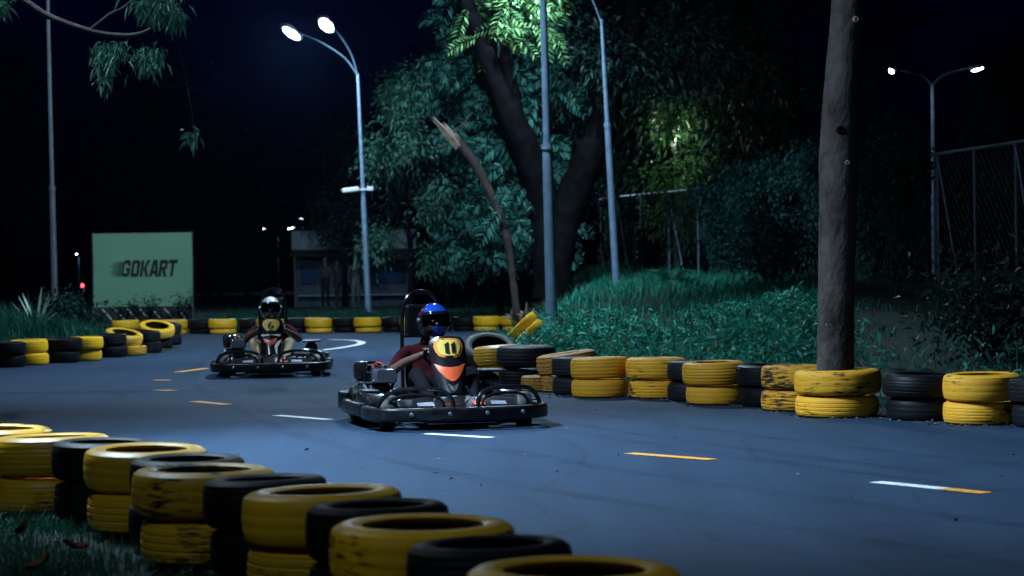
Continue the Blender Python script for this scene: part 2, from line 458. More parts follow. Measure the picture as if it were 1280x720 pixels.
def ground():
    nx, ny = 150, 190
    xs = np.concatenate([np.linspace(-600, -31, 12), np.linspace(-30, 30, nx), np.linspace(31, 600, 12)])
    ys = np.concatenate([np.linspace(-60, -6, 8), np.linspace(-5, 75, ny), np.linspace(77, 900, 14)])
    X, Y = np.meshgrid(xs, ys); Z = hgt(X, Y)
    V = np.stack([X.ravel(), Y.ravel(), Z.ravel()], 1)
    w = len(xs); i = np.arange(len(ys) - 1)[:, None] * w + np.arange(w - 1)[None]
    Fq = np.stack([i, i + 1, i + 1 + w, i + w], -1).reshape(-1, 4)
    o = fast_mesh('ground', V, Fq, SOIL, smooth=True)
    return tag(o, 'dark soil and turf verges around the track', 'ground', kind='structure')
ground()

ROAD_R = [(9.5, -6), (8.0, 4), (6.0, 11.0), (4.05, 14.6), (3.45, 15.7), (2.75, 16.6), (1.9, 18.1), (1.2, 19.4), (.45, 20.7), (-.05, 21.8), (-.15, 25), (-.1, 30), (-.2, 36), (-.1, 41), (-.2, 44.2)]
ROAD_L = [(2.6, -6), (1.6, 2), (.45, 4.9), (-.35, 6.6), (-1.2, 8.4), (-2.0, 10), (-3.1, 12), (-4.6, 14.6), (-6.5, 17.2), (-9.5, 19.5), (-15, 22), (-26, 25), (-26, 29.5), (-15, 28.3), (-9.5, 28.0), (-6.9, 28.6), (-6.2, 30.5), (-6.0, 32.8), (-6.3, 35), (-7.4, 36.6), (-10, 38), (-16, 39.6), (-24, 41), (-24, 45.2), (-12, 44.8), (-4, 44.4)]
def road():
    import bmesh
    rp = catmull([(x, y, 0) for x, y in ROAD_R], 4); lp = catmull([(x, y, 0) for x, y in ROAD_L], 4)
    pts = [Vector((p.x, p.y, 0)) for p in rp] + [Vector((p.x, p.y, 0)) for p in lp[::-1]]
    bm = bmesh.new()
    vs = [bm.verts.new(p) for p in pts]
    bm.faces.new(vs)
    bmesh.ops.triangulate(bm, faces=bm.faces)
    ret = bmesh.ops.extrude_face_region(bm, geom=list(bm.faces))
    for e in ret['geom']:
        if isinstance(e, bmesh.types.BMVert): e.co.z -= .10
    bmesh.ops.recalc_face_normals(bm, faces=bm.faces)
    me = bpy.data.meshes.new('road'); bm.to_mesh(me); bm.free()
    me.materials.append(ASPHALT)
    o = bpy.data.objects.new('road', me); COL.objects.link(o)
    return tag(o, 'blue grey asphalt kart track curving between tyre rows', 'road', kind='structure')
ROAD = road()

PW = road_paint('white_road_paint', (.78, .80, .82)); PY = road_paint('yellow_road_paint', (.80, .34, .03))
def dash(name, pix, w, m, z=.004):
    P = [g(x, y) for x, y in pix]
    if len(P) > 2: P = catmull(P, 5)
    vs = []
    for i, p in enumerate(P):
        t = (P[min(i + 1, len(P) - 1)] - P[max(i - 1, 0)]).normalized(); n = Vector((-t.y, t.x, 0))
        vs += [Vector((p.x, p.y, z)) + n * w / 2, Vector((p.x, p.y, z)) - n * w / 2]
    b = MB(); b.add(vs, [[2 * i, 2 * i + 1, 2 * i + 3, 2 * i + 2] for i in range(len(P) - 1)])
    o = b.build(name, m, ROAD, flat=True)
    return o
for pix, w, m in [([(346, 519.5), (411, 525)], .10, PW), ([(532, 542.5), (614, 547.5)], .09, PW),
                  ([(786, 567), (890, 575)], .10, PY), ([(1094, 603), (1180, 611.5)], .10, PW), ([(1180, 611.5), (1233, 617)], .10, PY),
                  ([(243, 502), (284, 506)], .12, PY), ([(196, 488), (218, 488.6)], .14, PY), ([(193, 475.5), (213, 475.5)], .14, PY), ([(222, 465.5), (259, 460.5)], .13, PY)]:
    dash('lane_dash', pix, w, m)
dash('edge_line', [(392, 439), (425, 435), (447, 431), (452, 428), (440, 425.5), (412, 424.5)], .14, PW)

def skid_mat():
    m = bpy.data.materials.new('rubber_mark'); m.use_nodes = True; nt = m.node_tree; N, L = nt.nodes, nt.links
    b = N['Principled BSDF']; b.inputs['Base Color'].default_value = (.006, .008, .012, 1); b.inputs['Roughness'].default_value = .7; b.inputs['Specular IOR Level'].default_value = .2
    tc = N.new('ShaderNodeTexCoord'); n = N.new('ShaderNodeTexNoise'); n.inputs['Scale'].default_value = 1.3; n.inputs['Detail'].default_value = 9; n.inputs['Roughness'].default_value = .75; L.new(tc.outputs['Object'], n.inputs['Vector'])
    r = N.new('ShaderNodeMapRange'); r.inputs['From Min'].default_value = .40; r.inputs['From Max'].default_value = .72; r.inputs['To Max'].default_value = .26; L.new(n.outputs[0], r.inputs['Value'])
    t = N.new('ShaderNodeBsdfTransparent'); mx = N.new('ShaderNodeMixShader'); L.new(r.outputs[0], mx.inputs[0]); L.new(t.outputs[0], mx.inputs[1]); L.new(b.outputs[0], mx.inputs[2]); L.new(mx.outputs[0], N['Material Output'].inputs['Surface'])
    return m
SKID = skid_mat()
for q, (off, w_) in enumerate(((-.9, .16), (.25, .18), (.62, .13), (1.35, .15), (-1.9, .14))):
    P_ = catmull([(5.2 + off, 5.5, 0), (3.2 + off, 9.0, 0), (1.5 + off, 12.0, 0), (.1 + off * .9, 15.2, 0), (-1.1 + off * .8, 19, 0), (-2.2 + off * .8, 24, 0), (-2.9 + off * .8, 30, 0), (-3.6 + off * .7, 36, 0)], 8); vs = []
    for i, p in enumerate(P_):
        t = (P_[min(i + 1, len(P_) - 1)] - P_[max(i - 1, 0)]).normalized(); n = Vector((-t.y, t.x, 0)); ww = w_ * (1 + .25 * math.sin(i * .7 + q))
        vs += [Vector((p.x, p.y, .0022 + .0003 * q)) + n * ww / 2, Vector((p.x, p.y, .0022 + .0003 * q)) - n * ww / 2]
    b = MB(); b.add(vs, [[2 * i, 2 * i + 1, 2 * i + 3, 2 * i + 2] for i in range(len(P_) - 1)]); b.build('rubber_mark', SKID, ROAD, flat=True)


# ================================================================== TYRES
TYRE_CACHE = {}
def tyre_mesh(D, w, colour, kind):
    key = (round(D, 2), round(w, 3), colour, kind)
    if key in TYRE_CACHE: return TYRE_CACHE[key]
    Ro = D / 2; h = w / 2; ri = Ro * .65; n = 60
    rows = [(-h * .90, ri), (-h * .98, Ro * .72), (-h, Ro * .80), (-h * .95, Ro * .89), (-h * .80, Ro * .965)]
    tread = []
    ribs = {'rib': 4, 'rib5': 5, 'worn': 3}.get(kind, 3)
    for q in range(ribs):
        z0 = -h * .70 + 1.4 * h * q / ribs; z1 = -h * .70 + 1.4 * h * (q + 1) / ribs; gp = .10 * (z1 - z0)
        tread += [(z0 + gp, 0), (z0 + 2 * gp, 1), (z1 - 2 * gp, 1), (z1 - gp, 0)]
    gd = {'rib': .003, 'rib5': .0022, 'worn': .0010}.get(kind, .010)
    verts = []; cols = []
    for i in range(n):
        an = 2 * PI * i / n; ca, sa = math.cos(an), math.sin(an)
        ring = [(r_, z) for z, r_ in rows]
        for q, (z, up) in enumerate(tread):
            crown = -.012 * (z / h) ** 2
            cut = (kind == 'block' and (i + (q // 4) * 1) % 3 == 0)
            ring.append((Ro + crown - (0 if up and not cut else gd), z))
        ring += [(r_, -z) for z, r_ in rows[::-1]]
        th = .016
        ring += [(ri + .010, h * .74), (Ro * .80, h * .86), (Ro - .028, h * .66), (Ro - .026, 0), (Ro - .028, -h * .66), (Ro * .80, -h * .86), (ri + .010, -h * .74)]
        cols.append(ring)
        verts += [(r_ * ca, r_ * sa, z) for r_, z in ring]
    k = len(cols[0]); faces = []
    for i in range(n):
        i2 = (i + 1) % n
        for j in range(k):
            j2 = (j + 1) % k
            faces.append([i * k + j, i2 * k + j, i2 * k + j2, i * k + j2])
    b = MB(); b.add(verts, faces)
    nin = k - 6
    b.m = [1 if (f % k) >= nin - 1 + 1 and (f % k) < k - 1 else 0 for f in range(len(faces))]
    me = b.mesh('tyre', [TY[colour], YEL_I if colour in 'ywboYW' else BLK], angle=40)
    TYRE_CACHE[key] = me
    return me

def tyre(x, y, z, D, w, colour, label, group=None, kind='rib', tilt=(0, 0), squash=1.0, name='tyre'):
    o = bpy.data.objects.new(name, tyre_mesh(D, w, colour, kind)); COL.objects.link(o)
    o.rotation_euler = Euler((tilt[0], tilt[1], rng.uniform(0, 6.28)), 'XYZ')
    M = Matrix.Rotation(tilt[1], 3, 'Y') @ Matrix.Rotation(tilt[0], 3, 'X') @ Matrix.Rotation(rng.uniform(0, 6.28), 3, 'Z')
    o.rotation_euler = M.to_euler()
    o.location = (x, y, z)
    return tag(o, label, 'tyre', group)

def relax(st, it=60):
    """push touching stacks apart until they only touch"""
    for _ in range(it):
        for i in range(len(st)):
            for j in range(i + 1, min(i + 4, len(st))):
                a, b = st[i], st[j]
                dx, dy = b['x'] - a['x'], b['y'] - a['y']; d = math.hypot(dx, dy) or 1e-6
                need = (a['D'] + b['D']) / 2 * 1.005
                if d < need:
                    k = (need - d) / 2 / d
                    a['x'] -= dx * k; a['y'] -= dy * k; b['x'] += dx * k; b['y'] += dy * k
    return st

def y_hor(x): return 345 - (x - 640) * math.tan(R(.8))
def by_width(xa, xb, D):
    d = F_PX * D / (xb - xa); return ((xa + xb) / 2 - 640) * d / F_PX, d
def by_base(xl, yb, D):
    s = (yb - y_hor(xl + 30)) / CAM_H; d = F_PX / s + D / 2
    return (xl - 640) * d / F_PX + D / 2, d

def stack(s, layers, z0=0.0):
    """layers: list of (width, colour, diameter factor, label, group, kind)"""
    z = z0
    for i, (w, c, df, lab, grp, kind) in enumerate(layers):
        t = (rng.uniform(-.03, .03), rng.uniform(-.03, .03)) if i else (0, 0)
        ox, oy = (rng.uniform(-.028, .028), rng.uniform(-.028, .028)) if i else (0, 0)
        tyre(s['x'] + ox, s['y'] + oy, z + w / 2 + (.004 if i else 0), s['D'] * df * rng.choice([.97, .985, 1.0]), w, c, lab, grp, rng.choice(['rib', 'rib5', 'worn', 'worn']) if kind == 'rib' else kind, t)
        z += w + .004

COLW = {'y': 'yellow painted', 'w': 'scuffed yellow painted', 'b': 'bright yellow', 'k': 'black', 'd': 'dusty black', 'o': 'brownish yellow'}
# ---- row edging the near grass verge
FW = [('k', -97, 30, .58), ('w', -75, 63, .58), ('y', -9, 138, .58), ('k', 55, 190, .56), ('y', 95, 254, .60), ('k', 155, 306, .56),
      ('w', 175, 356, .60), ('k', 257, 443, .58), ('y', 297, 499, .60), ('k', 343, 545, .58), ('y', 399, 631, .60), ('k', 482, 730, .58), ('y', 560, 840, .60)]
st = []
for c, a, b_, D in FW:
    if c != 'k': x, y = by_width(a, b_, .585); st.append(dict(c=c, x=x, y=y, D=.585))
    else: st.append(dict(c=c, D=.50))
for i, q in enumerate(st):
    if q['c'] == 'k':
        if i == 0: q['x'], q['y'] = st[1]['x'] - .42, st[1]['y'] + .36
        else: q['x'], q['y'] = (st[i - 1]['x'] + st[i + 1]['x']) / 2 + .03, (st[i - 1]['y'] + st[i + 1]['y']) / 2
relax(st, 6)
FRONT = st
WHERE = ['before the first streaked stack, near verge row', 'touching a clean yellow stack, near verge row', 'touching a streaked stack, near verge row', 'just before the fallen leaves, near verge row',
         'beside the fallen leaves, near verge row', 'between the fallen-leaf stack and a streaked one, near verge row', 'with a black stack on either side, near verge row'] + [
         f'{o_} {c_} stack past the streaked one, away from the fallen leaves' for o_ in ('first', 'second', 'third') for c_ in ('black', 'yellow')]
for wh_, s in zip(WHERE, st):
    c = s['c']; lc = 'w' if c != 'k' else 'k'
    what = {'k': 'plain black', 'y': 'glossy yellow', 'w': 'dirt-streaked yellow'}[c]
    lowg = 'plain black' if c == 'k' else 'dull yellow'
    stack(s, [(.175, lc, .97, f'{lowg} bottom tyre {wh_}', 'tyres of the near verge row', 'rib'),
              (.185, c, 1.0, f'{what} top tyre {wh_}', 'tyres of the near verge row', 'rib')])

# ---- row along the foot of the grassy bank, counted from the tree that stands in one stack
RW = [('k', 1255, 537, .58, 'third stack past the tree, away from the karts'), ('y', 1177, 533, .58, 'second stack past the tree, away from the karts'),
      ('k', 1106, 528, .60, 'first stack past the tree, away from the karts'), ('y', 990, 524, .68, 'stack that the leaning tree trunk grows out of'),
      ('w', 942, 515, .60, 'first stack from the tree towards the karts'), ('k', 910, 510, .58, 'second stack from the tree towards the karts'),
      ('y', 856, 506.5, .56, 'third stack from the tree towards the karts'), ('d', 808, 502, .56, 'fourth stack from the tree towards the karts'),
      ('y', 770, 500, .58, 'fifth stack from the tree towards the karts'), ('y', 731, 498, .56, 'sixth stack from the tree towards the karts'),
      ('d', 706, 496, .50, 'seventh stack from the tree towards the karts')]
st = []
for c, xl, yb, D, lab in RW:
    x, y = by_base(xl, yb, D); st.append(dict(c=c, x=x, y=y, D=D, lab=lab, keep=(c == 'y' and D == .68)))
relax(st)
BANK = st
for s in st:
    c = s['c']; n_ = COLW[c]
    kd = 'rib'
    up = .195 if c in 'yw' else .18
    c = {'y': 'Y', 'w': 'W'}.get(c, c)
    stack(s, [(.165, c, .96, f"lower {n_} tyre, {s['lab']}", None, 'rib'), (up, c, 1.0, f"upper {n_} tyre, {s['lab']}", None, kd)])
TREE_STACK = st[3]

# ---- the untidy end of that row beside the front kart
def px_at(px, Y, z=0): # x in metres for a pixel column at distance Y
    return (px - 640 ) * Y / F_PX
e_ = BANK[-1]
base_y = e_['y']
xs_ = px_at(665, base_y + .62); 
tyre(px_at(697, base_y + .50), base_y + .50, .075, .36, .15, 'o', 'small brownish yellow tyre under the tilted treaded tyre, next to the dusty black stack', kind='block')
tyre(px_at(671, base_y + .62), base_y + .62, .075, .34, .15, 'o', 'small brownish yellow tyre under the tilted treaded tyre, next to the tall black stack', kind='block')
tyre(px_at(707, base_y + .72), base_y + .72, .275, .60, .19, 'o', 'brownish yellow tyre with deep tread blocks lying tilted on smaller tyres', kind='block', tilt=(0, R(-7)))
bx_, by_ = px_at(655, base_y + 1.35), base_y + 1.35
tyre(px_at(652, by_ - .05), by_, .10, .50, .20, 'k', 'lower black tyre of the broad stack beside the front kart')
tyre(px_at(656, by_), by_, .315, .60, .215, 'd', 'upper broad black tyre of the stack beside the front kart')
# leaning tyre with its hole to the camera, and the yellow one in front of it
ly = base_y + 3.0
tyre(px_at(611, ly), ly, .29, .62, .20, 'd', 'black tyre propped up on its edge so its open centre shows', tilt=(R(30), R(6)))
tyre(px_at(620, ly - .75), ly - .75, .295, .50, .20, 'y', 'yellow tyre lying in front of the propped up black tyre', tilt=(0, R(-4)))
tyre(px_at(622, ly - .75), ly - .75, .095, .44, .19, 'y', 'low yellow tyre at the bottom of the pile beside the front kart', squash=1)
tyre(px_at(592, ly - .55), ly - .35, .10, .46, .19, 'k', 'black tyre at the bottom of the pile behind the kart fairing')
tyre(px_at(590, ly + .7), ly + .95, .11, .55, .20, 'k', 'black tyre flat on the ground behind the propped up tyre')
# two yellow tyres leaning on the bank
for q, (pxc, pyc, lab) in enumerate([(653, 408, 'upper of two slim yellow tyres leaning against the weedy bank'), (661, 417, 'lower of two slim yellow tyres leaning against the weedy bank')]):
    Yq = 26.6 - q * .1
    p = at(pxc, pyc, Yq)
    tyre(p.x, p.y, p.z, .46, .115, 'y', lab, tilt=(R(-3), R(-44)))

# ---- far row across the bend
fx = []
seq = [(139, 'b'), (170, 'k'), (201, 'b'), (231, 'k'), (260, 'b'), (297, 'k'), (322, 'b'), (352, 'k'), (380, 'b'), (414, 'k'), (442, 'b'), (477, 'k'), (502, 'b'), (531, 'k'), (563, 'k'), (591, 'b'), (618, 'b')]
for i, (xl, c) in enumerate(seq):
    D = .60 if c == 'b' else .56
    Y = 44.2 - .0025 * (xl - 140)
    x = (xl - 640) * Y / F_PX + D / 2
    yv = Y + (.20 if c == 'k' else 0)
    fx.append(dict(c=c, x=x, y=yv, D=D))
relax(fx)
ORD = ['first', 'second', 'third', 'fourth', 'fifth', 'sixth', 'seventh', 'eighth', 'ninth', 'tenth']
cnt_ = {'b': 0, 'k': 0}
for s in fx:
    od_ = ORD[cnt_[s['c']]]; cnt_[s['c']] += 1
    n_ = 'bright yellow' if s['c'] == 'b' else 'black'
    stack(s, [(.10, s['c'], .93, f'bottom tyre of the {od_} {n_} stack in the far row, counted from the banner', 'tyres of the far row', 'rib'),
              (.20, s['c'], 1.0, f'top tyre of the {od_} {n_} stack in the far row, counted from the banner', 'tyres of the far row', 'rib')])

# ---- row round the planted mound
LW = [('k', -62, 461, .55), ('k', -28, 460, .55), ('y', 11, 457, .55), ('k', 52, 454, .55), ('y', 78, 452, .55), ('k', 114, 447, .55)]
st = []
for c, xl, yb, D in LW:
    x, y = by_base(xl, yb, D); st.append(dict(c=c, x=x, y=y, D=D))
relax(st)
cnt_ = {'y': 0, 'k': 0}
for s in st[::-1]:
    od_ = ORD[cnt_[s['c']]]; cnt_[s['c']] += 1
    n_ = 'yellow painted' if s['c'] == 'y' else 'black'
    stack(s, [(.165, s['c'], .96, f'bottom tyre, {od_} {n_} stack below the mound from the tilted yellow tyres', 'tyres round the mound', 'rib'),
              (.175, s['c'], 1.0, f'top tyre, {od_} {n_} stack below the mound from the tilted yellow tyres', 'tyres round the mound', 'rib')])
x, y = by_base(128, 445.5, .55)
tyre(x + .12, y + .1, .075, .50, .15, 'w', 'lower yellow tyre under the tilted one at the end of the mound row')
tyre(x + .02, y + .1, .285, .58, .16, 'y', 'yellow tyre lying tilted on another at the end of the mound row', tilt=(R(10), R(12)))
x, y = by_base(158, 442.5, .50)
tyre(x, y + .25, .09, .50, .18, 'k', 'black tyre on the ground under the tilted ring at the mound corner')
tyre(x - .02, y + .25, .27, .50, .17, 'k', 'black tyre stacked between the two tilted yellow tyres at the mound corner', tilt=(R(2), R(3)))
x, y = by_base(166, 438, .55)
tyre(x + .02, y + .55, .10, .52, .19, 'k', 'black tyre under the tilted yellow ring at the mound corner')
tyre(x + .02, y + .5, .325, .60, .16, 'y', 'yellow tyre tilted towards the track so its ring shows, mound corner', tilt=(R(16), R(9)))
x, y = by_base(188, 432, .55)
tyre(x - .05, y + .2, .10, .56, .20, 'k', 'lower black tyre rounding off the mound corner')
tyre(x - .05, y + .2, .30, .56, .18, 'd', 'upper black tyre rounding off the mound corner', tilt=(R(5), R(6)))


# ================================================================== KARTS
GLOSSK = mat('black_kart_plastic', (.010, .010, .013), .20, var=.3, scale=6, coat=.6)
RUBK = mat('black_bumper_plastic', (.007, .008, .011), .34, spec=.32, var=.5, scale=14, bump=.1, bscale=60)
FRAMEK = mat('black_steel_tube', (.010, .010, .012), .16, .2, spec=.8, coat=.5)
SLICK = mat('slick_tyre', (.008, .008, .009), .6, var=.3, scale=12)
ALLOY = mat('alloy', (.45, .47, .50), .3, .9, var=.2, scale=20)
TANK = mat('smoked_plastic_tank', (.07, .07, .10), .12, var=.2, scale=6, coat=.9)
PLATEY = mat('number_plate_yellow', (.80, .56, .12), .32, var=.08, scale=10)
PLATEO = mat('number_plate_orange', (.75, .26, .03), .35)
CHEVR = mat('fairing_red', (.70, .10, .035), .32, var=.1, scale=9)
WHITEP = mat('white_sticker', (.75, .76, .78), .35, var=.08, scale=10)
SILV = mat('silver_glint', (.30, .31, .36), .25, .3, var=.3, scale=14)  # glints on the kart put into the colour of small patches
INK = mat('black_print', (.006, .006, .007), .45)
SEATM = mat('seat_black_shell', (.012, .012, .014), .35, var=.3, scale=6)

def rrect(hw, hh, r, n=4):
    out = []
    for cx, cy, a0 in ((hw - r, hh - r, 0), (-hw + r, hh - r, 90), (-hw + r, -hh + r, 180), (hw - r, -hh + r, 270)):
        for i in range(n + 1):
            a = R(a0 + 90 * i / n); out.append((cx + r * math.cos(a), cy + r * math.sin(a)))
    return out

def fairing_surf(u, v):
    """u in -1..1 across, v 0..1 up: front fairing surface of the kart (local coordinates)"""
    wv = .115 + .055 * math.sin(min(1, v * 1.15) * PI / 2) if v < .87 else .17 - .035 * ((v - .87) / .13) ** 2
    x = u * wv * .83
    y = .50 - .20 * v - .055 * u * u - .02 * math.sin(v * PI)
    z = .26 + .42 * v - .012 * u * u
    return Vector((x, y, z))

def patch(b, outline, off, mi=0, rings=3):
    """a thin sheet lying on the fairing, from an outline in (u,v)"""
    cu = sum(p[0] for p in outline) / len(outline); cv = sum(p[1] for p in outline) / len(outline)
    vs = []; n = len(outline)
    def P(u, v):
        e = .01
        a = fairing_surf(u + e, v) - fairing_surf(u - e, v); c = fairing_surf(u, v + e) - fairing_surf(u, v - e)
        nn = a.cross(c).normalized()
        if nn.y < 0: nn = -nn
        return fairing_surf(u, v) + nn * off
    vs.append(P(cu, cv))
    for k in range(1, rings + 1):
        for u, v in outline: vs.append(P(cu + (u - cu) * k / rings, cv + (v - cv) * k / rings))
    fs = [[0, 1 + j, 1 + (j + 1) % n] for j in range(n)]
    for k in range(1, rings):
        for j in range(n):
            a = 1 + (k - 1) * n; c = 1 + k * n; j2 = (j + 1) % n
            fs.append([a + j, c + j, c + j2, a + j2])
    b.add(vs, fs, mi)

def digit_strokes(ch):
    if ch == '1': return [[(-.10, .26), (.10, .50), (.16, .50), (.16, -.50), (-.06, -.50), (-.06, .22)]]
    if ch == '6':
        import math as _m
        segs = []
        n = 14
        ring = []
        for i in range(n):
            a0, a1 = 2 * PI * i / n, 2 * PI * (i + 1) / n
            segs.append([(.24 * _m.cos(a0), -.22 + .27 * _m.sin(a0)), (.24 * _m.cos(a1), -.22 + .27 * _m.sin(a1)), (.09 * _m.cos(a1), -.22 + .11 * _m.sin(a1)), (.09 * _m.cos(a0), -.22 + .11 * _m.sin(a0))])
        for i in range(6):
            a0, a1 = R(180 - 18 * i), R(180 - 18 * (i + 1))
            c = (.04, -.12)
            def q(a, r1, r2): return (c[0] + r1 * _m.cos(a), c[1] + r2 * _m.sin(a))
            segs.append([q(a0, .28, .60), q(a1, .28, .60), q(a1, .12, .44), q(a0, .12, .44)])
        return segs
    return []

def make_kart(loc, rz, number, label, livery):
    k = empty('go_kart', loc, rz); tag(k, label, 'go kart', 'go karts on the track')
    sect = rrect(.036, .050, .02, 3)
    # perimeter bumper
    b = MB(); path = catmull([(-.66, .36, .125), (-.655, .60, .125), (-.56, .80, .125), (-.30, .885, .125), (0, .905, .125), (.30, .885, .125), (.56, .80, .125), (.655, .60, .125), (.66, .36, .125)], 5)
    b.sweep(path, sect)
    fb = b.build('front_bumper', RUBK, k)
    for x in (-.42, -.14, .14, .42):
        bb = MB(); M = Matrix.Translation((x, .915 - .22 * max(0, abs(x) - .1) ** 1.6 + .028, .13)) @ Matrix.Rotation(R(-90), 4, 'X')
        bb.lathe([(0, .012), (.012, .012), (.016, .004), (.016, -.012)], 10, 0, M); bb.build('bolt', ALLOY, fb)
    for sx in (-1, 1):
        b = MB(); path = [(sx * .66, .33, .135), (sx * .675, .15, .135), (sx * .68, -.1, .135), (sx * .675, -.32, .135), (sx * .65, -.44, .135)]
        b.sweep(path if sx > 0 else path[::-1], sect); b.build('side_bumper', RUBK, k)
        # arched hoop over the front corner
        b = MB(); hp = catmull([(sx * .09, .84, .15), (sx * .11, .83, .25), (sx * .20, .80, .300), (sx * .38, .77, .310), (sx * .52, .71, .290), (sx * .60, .66, .22), (sx * .63, .62, .13)], 5)
        b.tube(hp, .017, 10); b.build('bumper_hoop', FRAMEK, k)
        b = MB(); hp = catmull([(sx * .14, .78, .12), (sx * .17, .75, .23), (sx * .34, .70, .262), (sx * .50, .64, .235), (sx * .57, .58, .12)], 5)
        b.tube(hp, .011, 8); b.build('inner_hoop', FRAMEK, k)
        # side pod
        b = MB()
        rings = []
        for yy, hw, z0, z1 in ((-.36, .085, .09, .20), (-.30, .10, .07, .245), (-.05, .105, .07, .262), (.18, .10, .07, .245), (.27, .075, .09, .19)):
            rings.append([Vector((sx * .53 + px * hw / .1, yy, (z0 + z1) / 2 + pz * (z1 - z0) / 2)) for px, pz in [(p[0], p[1] / .1) for p in rrect(.1, .1, .035, 3)]])
        b.loft(rings); b.build('side_pod', GLOSSK, k)
        b = MB(); b.box((sx * .545, -.05, .268), (.10, .26, .006), ch=.002); b.build('sticker_and_glint', SILV, k)  # pale strip drawn as a glint on top of the pod
    b = MB(); path = catmull([(.62, -.50, .16), (.64, -.72, .16), (.50, -.84, .16), (0, -.86, .16), (-.50, -.84, .16), (-.64, -.72, .16), (-.62, -.50, .16)], 4)
    b.sweep(path, rrect(.03, .07, .02, 3)); b.build('rear_bumper', RUBK, k)
    # frame rails and floor
    b = MB()
    for sx in (-1, 1):
        b.tube(catmull([(sx * .22, .78, .075), (sx * .25, .5, .06), (sx * .30, .1, .055), (sx * .32, -.3, .06), (sx * .30, -.82, .10)], 4), .016, 8)
        b.tube([(sx * .25, .52, .07), (sx * .47, .52, .12)], .014, 8)
    for yy in (.70, .30, -.15, -.60): b.tube([(-.28, yy, .062), (.28, yy, .062)], .014, 8)
    b.tube([(-.47, -.5, .14), (.47, -.5, .14)], .02, 10)
    b.build('frame', FRAMEK, k)
    b = MB(); b.box((0, .30, .048), (.52, .92, .006), ch=.002); b.build('floor_tray', ALLOY, k)
    # nose spoiler behind the bumper
    b = MB(); rings = []
    for x in (-.46, -.30, -.12, .0, .12, .30, .46):
        q = 1 - (abs(x) / .5) ** 2 * .5
        y0 = .80 - .18 * abs(x); rings.append([Vector((x, y0, .085)), Vector((x, y0 - .03, .15)), Vector((x, .56, .17 + .06 * q)), Vector((x, .44, .16 + .08 * q)), Vector((x, .44, .10)), Vector((x, .56, .08))])
    b.loft(rings); sp = b.build('nose_spoiler', GLOSSK, k)
    for x0, x1, m in ((-.36, -.24, SILV), (.20, .32, SILV), (-.19, -.10, CHEVR)):  # silver patches imitate bright reflections, the red one is a sticker
        b = MB(); vs = []
        for x in (x0, (x0 + x1) / 2, x1):
            q = 1 - (abs(x) / .5) ** 2 * .5; y0 = .80 - .18 * abs(x)
            lo = Vector((x, y0 - .03, .15)); hi = Vector((x, .56, .17 + .06 * q))
            for t in (.30, .62): vs.append(lo.lerp(hi, t) + Vector((0, .004, .006)))
        b.add(vs, [[0, 2, 3, 1], [2, 4, 5, 3]]); b.build('sticker_and_glint', m, sp)
    # wheels
    for sx in (-1, 1):
        for yy, r_, w_ in ((.52, .128, .12), (-.5, .140, .18)):
            wr = empty('wheel', (sx * .525, yy, r_)); wr.parent = k
            if yy > 0: wr.rotation_euler = (0, 0, R(-8))
            M = Matrix.Rotation(R(90), 4, 'Y'); h = w_ / 2
            b = MB(); b.lathe([(r_ * .5, -h * .9), (r_ * .75, -h), (r_ * .93, -h * .9), (r_, -h * .6), (r_, h * .6), (r_ * .93, h * .9), (r_ * .75, h), (r_ * .5, h * .9)], 28, 0, M, closed=True)
            b.build('tyre', SLICK, wr)
            b = MB(); b.lathe([(0, -h * .5), (r_ * .25, -h * .5), (r_ * .3, -h * .3), (r_ * .45, -h * .35), (r_ * .52, -h * .9), (r_ * .52, h * .9), (r_ * .45, h * .35), (r_ * .3, h * .3), (r_ * .25, h * .5), (0, h * .5)], 20, 0, M)
            b.build('rim', ALLOY, wr)
    # bucket seat
    b = MB(); rings = []
    for t in range(9):
        q = t / 8
        yy = -.10 - .36 * q - .10 * max(0, q - .45); zz = .13 + .02 * math.cos(q * 3) + (.62 * max(0, q - .42) / .58 * .62)
        hw = .16 + .045 * math.sin(q * PI); lip = .06 + .07 * math.sin(q * PI) if q < .95 else .03
        out = []
        for j in range(9):
            a = (j / 8 - .5) * 2; out.append(Vector((a * hw, yy + .05 * abs(a) ** 3 * q, zz + lip * abs(a) ** 3 * (1 - q * .6))))
        out += [p + Vector((0, -.016 * q - .002, -.014)) for p in out[::-1]]
        rings.append(out)
    b.loft(rings); b.build('seat', SEATM, k)
    # engine side (driver's right)
    e = empty('engine', (.43, -.30, .10)); e.parent = k
    b = MB(); b.box((.02, -.06, .11), (.24, .26, .20), ch=.03); b.build('crankcase', GLOSSK, e)
    b = MB()
    for q in range(6): b.box((.02, -.05, .222 + q * .014), (.20 - q * .006, .19, .007), ch=.002)
    b.build('cooling_fins', RUBK, e)
    b = MB(); rings = []
    for yy, s_ in ((-.02, .8), (.03, 1), (.16, 1), (.21, .8)): rings.append([Vector((-.03 + p[0] * s_, yy, .27 + p[1] * s_)) for p in rrect(.095, .06, .03, 3)])
    b.loft(rings); b.build('fuel_tank', TANK, e)
    b = MB(); M = Matrix.Translation((-.03, .10, .325)); b.lathe([(0, .022), (.026, .022), (.03, .014), (.03, 0)], 14, 0, M); b.build('tank_cap', INK, e)
    b = MB(); M = Matrix.Translation((.12, -.10, .30)) @ Matrix.Rotation(R(90), 4, 'Y')
    b.lathe([(0, .045), (.05, .045), (.075, .03), (.08, -.03), (.07, -.05), (0, -.05)], 22, 0, M); b.build('recoil_starter', GLOSSK, e)
    b = MB(); b.box((.03, -.21, .265), (.20, .12, .15), ch=.03); b.build('air_filter', RUBK, e)
    b = MB(); b.tube(catmull([(-.08, -.14, .33), (-.02, -.2, .36), (.06, -.15, .355), (.08, -.02, .33)], 4), .011, 8); b.build('hose', FRAMEK, e)
